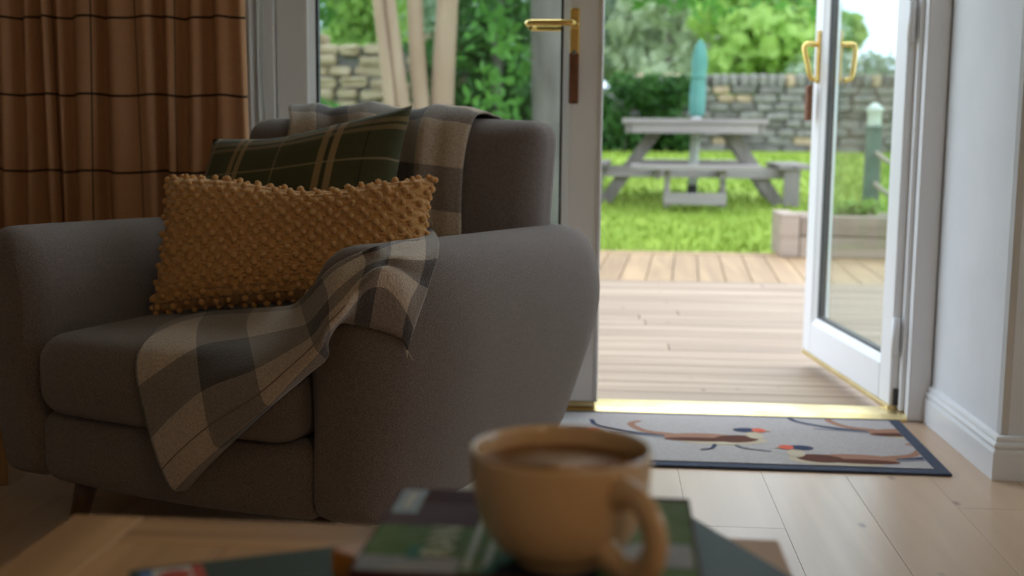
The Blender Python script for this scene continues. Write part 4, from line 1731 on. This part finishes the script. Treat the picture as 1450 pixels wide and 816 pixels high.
def ell(cx, cy, a, b, rot=0, n=18):
    return [(cx + a * math.cos(t) * math.cos(rot) - b * math.sin(t) * math.sin(rot), cy + a * math.cos(t) * math.sin(rot) + b * math.sin(t) * math.cos(rot)) for t in [2 * math.pi * k / n for k in range(n)]]


def stroke(pts, w0, w1):
    p = catmull([(a, b, 0) for a, b in pts], 4)
    L, R = [], []
    for i, q in enumerate(p):
        d = (p[min(i + 1, len(p) - 1)] - p[max(i - 1, 0)]).normalized()
        w = w0 + (w1 - w0) * i / (len(p) - 1)
        L.append((q.x - d.y * w, q.y + d.x * w))
        R.append((q.x + d.y * w, q.y - d.x * w))
    return L + R[::-1]


def pheasant(cx, cy, s, flip):
    shapes = [
        ('navy', stroke([(-.09, .01), (-.20, .04), (-.29, .10), (-.31, .17)], .012, .006)),
        ('tan', stroke([(-.10, .03), (-.17, .06), (-.205, .13), (-.18, .17)], .014, .008)),
        ('grey', stroke([(-.06, -.005), (-.16, .015), (-.26, .03)], .012, .004)),
        ('cream', ell(.02, -.01, .115, .048, .06)),
        ('tan', ell(-.03, .012, .095, .040, .03)),
        ('brown', ell(-.035, -.012, .09, .020, .02)),
        ('brown', ell(.058, .005, .056, .036, .18)),
        ('cream', ell(.108, .045, .022, .036, .1)),
        ('navy', ell(.092, .098, .034, .022, .0)),
        ('red', ell(.124, .098, .018, .022, .0)),
        ('orange', stroke([(.140, .093), (.156, .086)], .005, .001)),
        ('navy', stroke([(.0, -.055), (-.012, -.095), (-.04, -.11)], .005, .004)),
        ('grey', stroke([(.05, -.055), (.07, -.085), (.13, -.105)], .005, .003)),
    ]
    V, Fc, mi = [], [], []
    for k, (c, poly) in enumerate(shapes):
        base = len(V)
        for a, b in poly:
            xx = cx + (-a if flip else a) * s
            yy = cy + b * s
            V.append((min(max(xx, lim[0]), lim[1]), min(max(yy, lim[2]), lim[3]), .0082 + .00012 * k))
        if c in ('navy', 'tan', 'grey', 'orange') and len(poly) != 18:
            nn = len(poly)
            for i in range(nn // 2 - 1):
                Fc.append((base + i, base + i + 1, base + nn - 2 - i, base + nn - 1 - i))
                mi.append(PL.index(c))
        else:
            Fc.append(tuple(range(base, base + len(poly))))
            mi.append(PL.index(c))
    me = bpy.data.meshes.new('pheasant_print')
    me.from_pydata(V, [], Fc)
    for k in PL:
        me.materials.append(PM[k])
    me.polygons.foreach_set('material_index', mi)
    bm = bmesh.new()
    bm.from_mesh(me)
    for fc in bm.faces:
        if fc.normal.z < 0:
            fc.normal_flip()
    bm.to_mesh(me)
    bm.free()
    return link('pheasant_print', me, dm)


for (px_, py_, s, fl) in ((1010, 622, .98, False), (1197, 652, .98, True), (1300, 616, .98, False), (768, 622, .98, False), (660, 640, .98, True)):
    q = onz(px_, py_, .008)
    pheasant(q.x - dm.location.x, q.y - dm.location.y, s, fl)
tag(dm, 'grey doormat with pheasant pattern and navy border at the threshold', 'door mat')

# ------------------------------------------------------------------ oak side cabinet behind the chair's arm
cb = empty('oak_cabinet', (-1.522, 2.585, 0))
box('side_panel', .225, .257, -.21, .21, .0, .46, M_oakz, cb, .003)
box('side_panel', -.257, -.225, -.21, .21, .0, .46, M_oakz, cb, .003)
box('cabinet_top', -.275, .262, -.225, .22, .46, .485, M_oakx, cb, .004)
box('shelf', -.225, .225, -.20, .20, .06, .08, M_oakx, cb)
box('shelf', -.225, .225, -.20, .20, .26, .28, M_oakx, cb)
box('back_panel', -.225, .225, .19, .205, .03, .46, M_oakz, cb)
tag(cb, 'low oak side unit beside the curtain', 'side table')

# ------------------------------------------------------------------ coffee table
TZ = 0.45
TX0, TX1, TY1, TY0 = -0.426, 0.133, 0.903, -0.12
tb = empty('coffee_table', ((TX0 + TX1) / 2, (TY0 + TY1) / 2, 0))
hw, hl = (TX1 - TX0) / 2, (TY1 - TY0) / 2
FWD = .058
for s in (-1, 1):
    a, b = sorted((s * hw, s * (hw - FWD)))
    box('frame_board', a + (.0004 if s > 0 else 0), b - (.0004 if s < 0 else 0), -hl, hl, TZ - .028, TZ, M_oak, tb, .0015, 2)
for s in (-1, 1):
    a, b = sorted((s * hl, s * (hl - FWD)))
    box('frame_board', -hw + FWD + .0005, hw - FWD - .0005, a, b, TZ - .028, TZ, M_oakx, tb, .0015)
nb = 5
bwid = (2 * hw - 2 * FWD) / nb
for i in range(nb):
    box('top_plank', -hw + FWD + i * bwid + .0005, -hw + FWD + (i + 1) * bwid - .0005, -hl + FWD + .0005, hl - FWD - .0005, TZ - .028, TZ - .0002, M_oak, tb, .0008)
for sx in (-1, 1):
    for sy in (-1, 1):
        box('leg', sx * (hw - .045) - .028, sx * (hw - .045) + .028, sy * (hl - .045) - .028, sy * (hl - .045) + .028, 0, TZ - .028, M_oakz, tb, .003)
    a = sx * (hw - .045)
    box('apron', a - .011, a + .011, -hl + .075, hl - .075, TZ - .10, TZ - .028, M_oak, tb, .002)
    a = sx * (hl - .045)
    box('apron', -hw + .075, hw - .075, a - .011, a + .011, TZ - .10, TZ - .028, M_oakx, tb, .002)
tag(tb, 'oak coffee table with framed plank top in front of the armchair', 'coffee table')

# ------------------------------------------------------------------ books
M_paper = mat('page_edges', (.72, .68, .58), .9, noise_scale=200, color2=(.62, .57, .47), stretch=(1, 1, 12))


def book(name, cx, cy, z0, w, d, th, rz, cover_m, spine_side, label, cover_t=.0022):
    """cover boards, spine and page block; w along x, d along y"""
    r = empty(name, (cx, cy, z0), rz)
    box('back_cover', -w / 2, w / 2, -d / 2, d / 2, 0, cover_t, cover_m, r, .0008)
    fc = box('front_cover', -w / 2, w / 2, -d / 2, d / 2, th - cover_t, th, cover_m, r, .0008)
    i = .004
    px0, px1, py0, py1 = -w / 2 + i, w / 2 - i, -d / 2 + i, d / 2 - i
    if spine_side == 'front':
        py0 = -d / 2 + .003
        box('spine', -w / 2, w / 2, -d / 2, -d / 2 + .003, cover_t, th - cover_t, cover_m, r)
    elif spine_side == 'left':
        px0 = -w / 2 + .003
        box('spine', -w / 2, -w / 2 + .003, -d / 2, d / 2, cover_t, th - cover_t, cover_m, r)
    else:
        py1 = d / 2 - .003
        box('spine', -w / 2, w / 2, d / 2 - .003, d / 2, cover_t, th - cover_t, cover_m, r)
    box('page_block', px0, px1, py0, py1, cover_t, th - cover_t, M_paper, r)
    return tag(r, label, 'book'), fc


def flat(name, poly, z, m, parent):
    me = mesh(name, [(a, b, z) for a, b in poly], [tuple(range(len(poly)))], m)
    if me.polygons[0].normal.z < 0:
        me.flip_normals()
    return link(name, me, parent)


M_darkgreen = mat('dark_green_cover', (.030, .045, .036), .55, noise_scale=3, color2=(.05, .075, .06), spec=.25)
ra = math.radians(26.0)
ex, ey = Vector((math.cos(ra), math.sin(ra), 0)), Vector((-math.sin(ra), math.cos(ra), 0))
# far left corner and the right hand edge fix this book on the table
cornerL = onz(183, 808, .4585)
pR = onz(1000, 744, .4585)
BWd = (pR - cornerL).dot(ex)
BDp = .285
cen = cornerL + ex * (BWd / 2) - ey * (BDp / 2)
bk1, bk1_cover = book('large_book', cen.x, cen.y, TZ + .0002, BWd, BDp, .0085, ra, M_darkgreen, 'back', 'large thin dark green book at the bottom of the pile')
for k, (c, a, b) in enumerate((('blue', .006, .014), ('white', .014, .040), ('red', .040, .048))):
    mm = mat('sticker_' + c, dict(blue=(.08, .18, .42), white=(.62, .58, .55), red=(.50, .06, .03))[c], .5)
    flat('sticker', [(-BWd / 2 + a, BDp / 2 - .040), (-BWd / 2 + b, BDp / 2 - .040), (-BWd / 2 + b, BDp / 2 - .006), (-BWd / 2 + a, BDp / 2 - .006)], .0087, mm, bk1)
flat('sticker', ell(-BWd / 2 + .028, BDp / 2 - .022, .011, .011), .0089, mat('sticker_red', (.5, .06, .03), .5), bk1)
M_orange = mat('orange_cover', (.50, .17, .018), .4, noise_scale=40, color2=(.58, .21, .03))
oc = onz(470, 777, .4775)
ro = math.radians(-38)
ox, oy = Vector((math.cos(ro), math.sin(ro), 0)), Vector((-math.sin(ro), math.cos(ro), 0))
ow, od = .150, .105
oc2 = oc + ox * (ow / 2) + oy * (od / 2)
book('orange_book', oc2.x, oc2.y, TZ + .0089, ow, od, .0185, ro, M_orange, 'front', 'small orange book in the middle of the pile')

M_maroon = mat('maroon_cover', (.055, .014, .018), .7, noise_scale=8, color2=(.075, .02, .024), spec=.12)
bz0 = TZ + .0277
BT = .0175
bx0, bx1, by0, by1 = -.153, .0595, .682, .856
top_book, top_cover = book('paperback_guide', (bx0 + bx1) / 2, (by0 + by1) / 2, bz0, bx1 - bx0, by1 - by0, BT, math.radians(-.8), M_maroon, 'front', 'maroon and green paperback under the cream cup')
w2, d2_ = (bx1 - bx0) / 2, (by1 - by0) / 2
zt = BT + .0002


def patch(name, x0, x1, y0, y1, m, k=0):
    return flat(name, [(x0, y0), (x1, y0), (x1, y1), (x0, y1)], zt + .00012 * k, m, top_book)


M_cgreen = mat('cover_green_photo', (.085, .16, .045), .7, noise_scale=38, color2=(.15, .21, .09), detail=6, spec=.12)
M_cmauve = mat('cover_mauve_sky', (.085, .05, .055), .7, noise_scale=25, color2=(.12, .075, .08), spec=.12)
M_cgrey = mat('cover_grey_water', (.26, .29, .34), .7, noise_scale=45, color2=(.38, .37, .38), spec=.12)
M_cteal = mat('cover_teal', (.04, .15, .11), .7, noise_scale=30, color2=(.07, .22, .17), spec=.12)
M_cnavy = mat('cover_navy', (.012, .016, .035), .7, spec=.12)
M_clet = mat('cover_lettering', (.46, .43, .24), .45)
patch('cover_picture', -w2 + .002, w2 - .002, -d2_ + .004, d2_ - .085, M_cgreen, 1)
patch('cover_picture', -w2 + .002, w2 - .115, d2_ - .085, d2_ - .035, M_cmauve, 1)
patch('cover_picture', -w2 + .100, w2 - .002, d2_ - .085, d2_ - .010, M_cgreen, 1)
patch('cover_picture', -w2 + .002, -w2 + .065, -d2_ + .004, -d2_ + .030, M_cgrey, 2)
patch('cover_picture', -w2 + .030, -w2 + .042, -d2_ + .026, -d2_ + .050, M_cteal, 3)
flat('cover_picture', [(-w2 + .085, -d2_ + .03), (-w2 + .10, -d2_ + .055), (-w2 + .105, -d2_ + .004), (-w2 + .078, -d2_ + .004)], zt + .0005, M_cteal, top_book)
flat('cover_picture', [(-w2 + .090, -d2_ + .02), (-w2 + .105, -d2_ + .03), (-w2 + .150, -d2_ + .03), (-w2 + .150, -d2_ + .003), (-w2 + .086, -d2_ + .003)], zt + .0007, M_cnavy, top_book)
flat('cover_picture', [(w2 - .055, -d2_ + .06), (w2 - .03, -d2_ + .075), (w2 - .004, -d2_ + .07), (w2 - .004, -d2_ + .03), (w2 - .05, -d2_ + .03)], zt + .0005, M_cgrey, top_book)
patch('cover_label', -w2 + .004, -w2 + .022, d2_ - .060, d2_ - .006, mat('label_grey', (.15, .15, .17), .4), 3)
patch('label_stripe', -w2 + .010, -w2 + .016, d2_ - .050, d2_ - .014, mat('label_beige', (.42, .34, .27), .5), 5)
for xx in (.068, .080):
    patch('cover_rule', -w2 + xx, -w2 + xx + .004, -d2_ + .012, d2_ - .045, mat('rule_pale', (.34, .33, .24), .5), 4)
fc = bpy.data.curves.new('cover_lettering', 'FONT')
fc.body = 'RAN'
fc.size = .028
fc.extrude = .0002
fc.offset = .0004
fo = bpy.data.objects.new('cover_lettering_source', fc)
COL.objects.link(fo)
bpy.context.view_layer.update()
tm = bpy.data.meshes.new_from_object(fo.evaluated_get(bpy.context.evaluated_depsgraph_get()))
bpy.data.objects.remove(fo)
tm.materials.clear()
tm.materials.append(M_clet)
lo = link('cover_lettering', tm, top_book, (-w2 + .058, -d2_ + .030, zt + .0011), (0, 0, math.radians(90)))

for bk, cv in ((top_book, top_cover), (bk1, bk1_cover)):
    for ch in list(bk.children):
        if ch.name.split('.')[0] in ('cover_picture', 'cover_label', 'label_stripe', 'cover_rule', 'cover_lettering', 'sticker'):
            under(ch, cv)

# ------------------------------------------------------------------ cup
M_cup = mat('cream_glaze', (.64, .45, .265), .22, noise_scale=6, color2=(.61, .42, .24), spec=.5, coat=.4)
M_coffee = mat('milky_coffee', (.50, .24, .07), .35, noise_scale=18, color2=(.58, .31, .11))
CZ = bz0 + BT + .0012
cup = empty('coffee_cup', (-.0275, .7165, CZ))
outer = [(.020, .0025), (.0245, .0), (.0275, .0), (.0282, .003), (.0290, .0055), (.0355, .0085), (.0425, .0145), (.0480, .0235), (.0520, .035), (.0543, .048), (.0553, .060), (.0558, .0695)]
rim = [(.0555, .0712), (.0545, .0718), (.0533, .0712)]
inner = [(.0525, .068), (.0520, .058), (.0505, .047), (.048, .035), (.0435, .024), (.036, .0145), (.024, .0095), (.0005, .0085)]
prof = [Vector((a, b, 0)) for a, b in outer]
prof = [(p.x, p.y) for p in catmull(prof[4:], 3)]
lathe('bowl', [(.0005, .0035), (.020, .0030)] + outer[1:4] + prof + rim + inner, M_cup, cup, 72)
lathe('coffee', [(.0005, .0590), (.0500, .0590), (.0522, .0596)], M_coffee, cup, 48)
ph = math.radians(-50)
rd = Vector((math.cos(ph), math.sin(ph), 0))
hp = [(.0535, .0560), (.062, .0575), (.0735, .0555), (.0835, .0470), (.0868, .0350), (.0840, .0235), (.0750, .0145), (.0630, .0115), (.0500, .0145), (.0440, .0170)]
path = catmull([rd * a + Vector((0, 0, b)) for a, b in hp], 5)
tv, tf = tube_data(path, [.0058 + .0022 * (1 - min(1, abs(i / (len(path) - 1) - .0) * 6) if i / (len(path) - 1) < .17 else max(0, (i / (len(path) - 1) - .83) * 6)) for i in range(len(path))], 14, 1.45, True, rd.cross(Vector((0, 0, 1))))
hm = mesh('handle', tv, tf, M_cup, True)
fix_normals(hm)
link('handle', hm, cup)
tag(cup, 'cream ceramic cup of milky coffee standing on the paperback', 'cup')

# ------------------------------------------------------------------ added pendant for warm fill, unseen behind the camera
lamp = empty('fill_pendant', (0.9, -0.7, WT))
tube('cord', [(0, 0, 0), (0, 0, -.45)], .004, M_dark, lamp, 6)
lathe('ceiling_rose', [(.0005, -.03), (.05, -.025), (.055, 0), (.0005, 0)], M_gloss_white, lamp, 24)
lathe('shade', [(.10, -.44), (.18, -.66), (.178, -.66), (.098, -.44)], mat('linen_shade', (.70, .60, .45), .9), lamp, 32)
lathe('bulb', [(.0005, -.60), (.02, -.595), (.03, -.57), (.022, -.53), (.012, -.49), (.0005, -.485)], mat('lit_bulb', (1, .85, .6), .4, emit=((1, .72, .42), 6.0)), lamp, 20)
tag(lamp, 'linen shaded pendant added behind the camera for warm fill', 'lamp')
pd = bpy.data.lights.new('pendant_fill', 'POINT')
pd.energy = 6
pd.color = (1, .72, .45)
pd.shadow_soft_size = .12
po = bpy.data.objects.new('pendant_fill', pd)
COL.objects.link(po)
po.parent = lamp
po.location = (0, 0, -.74)
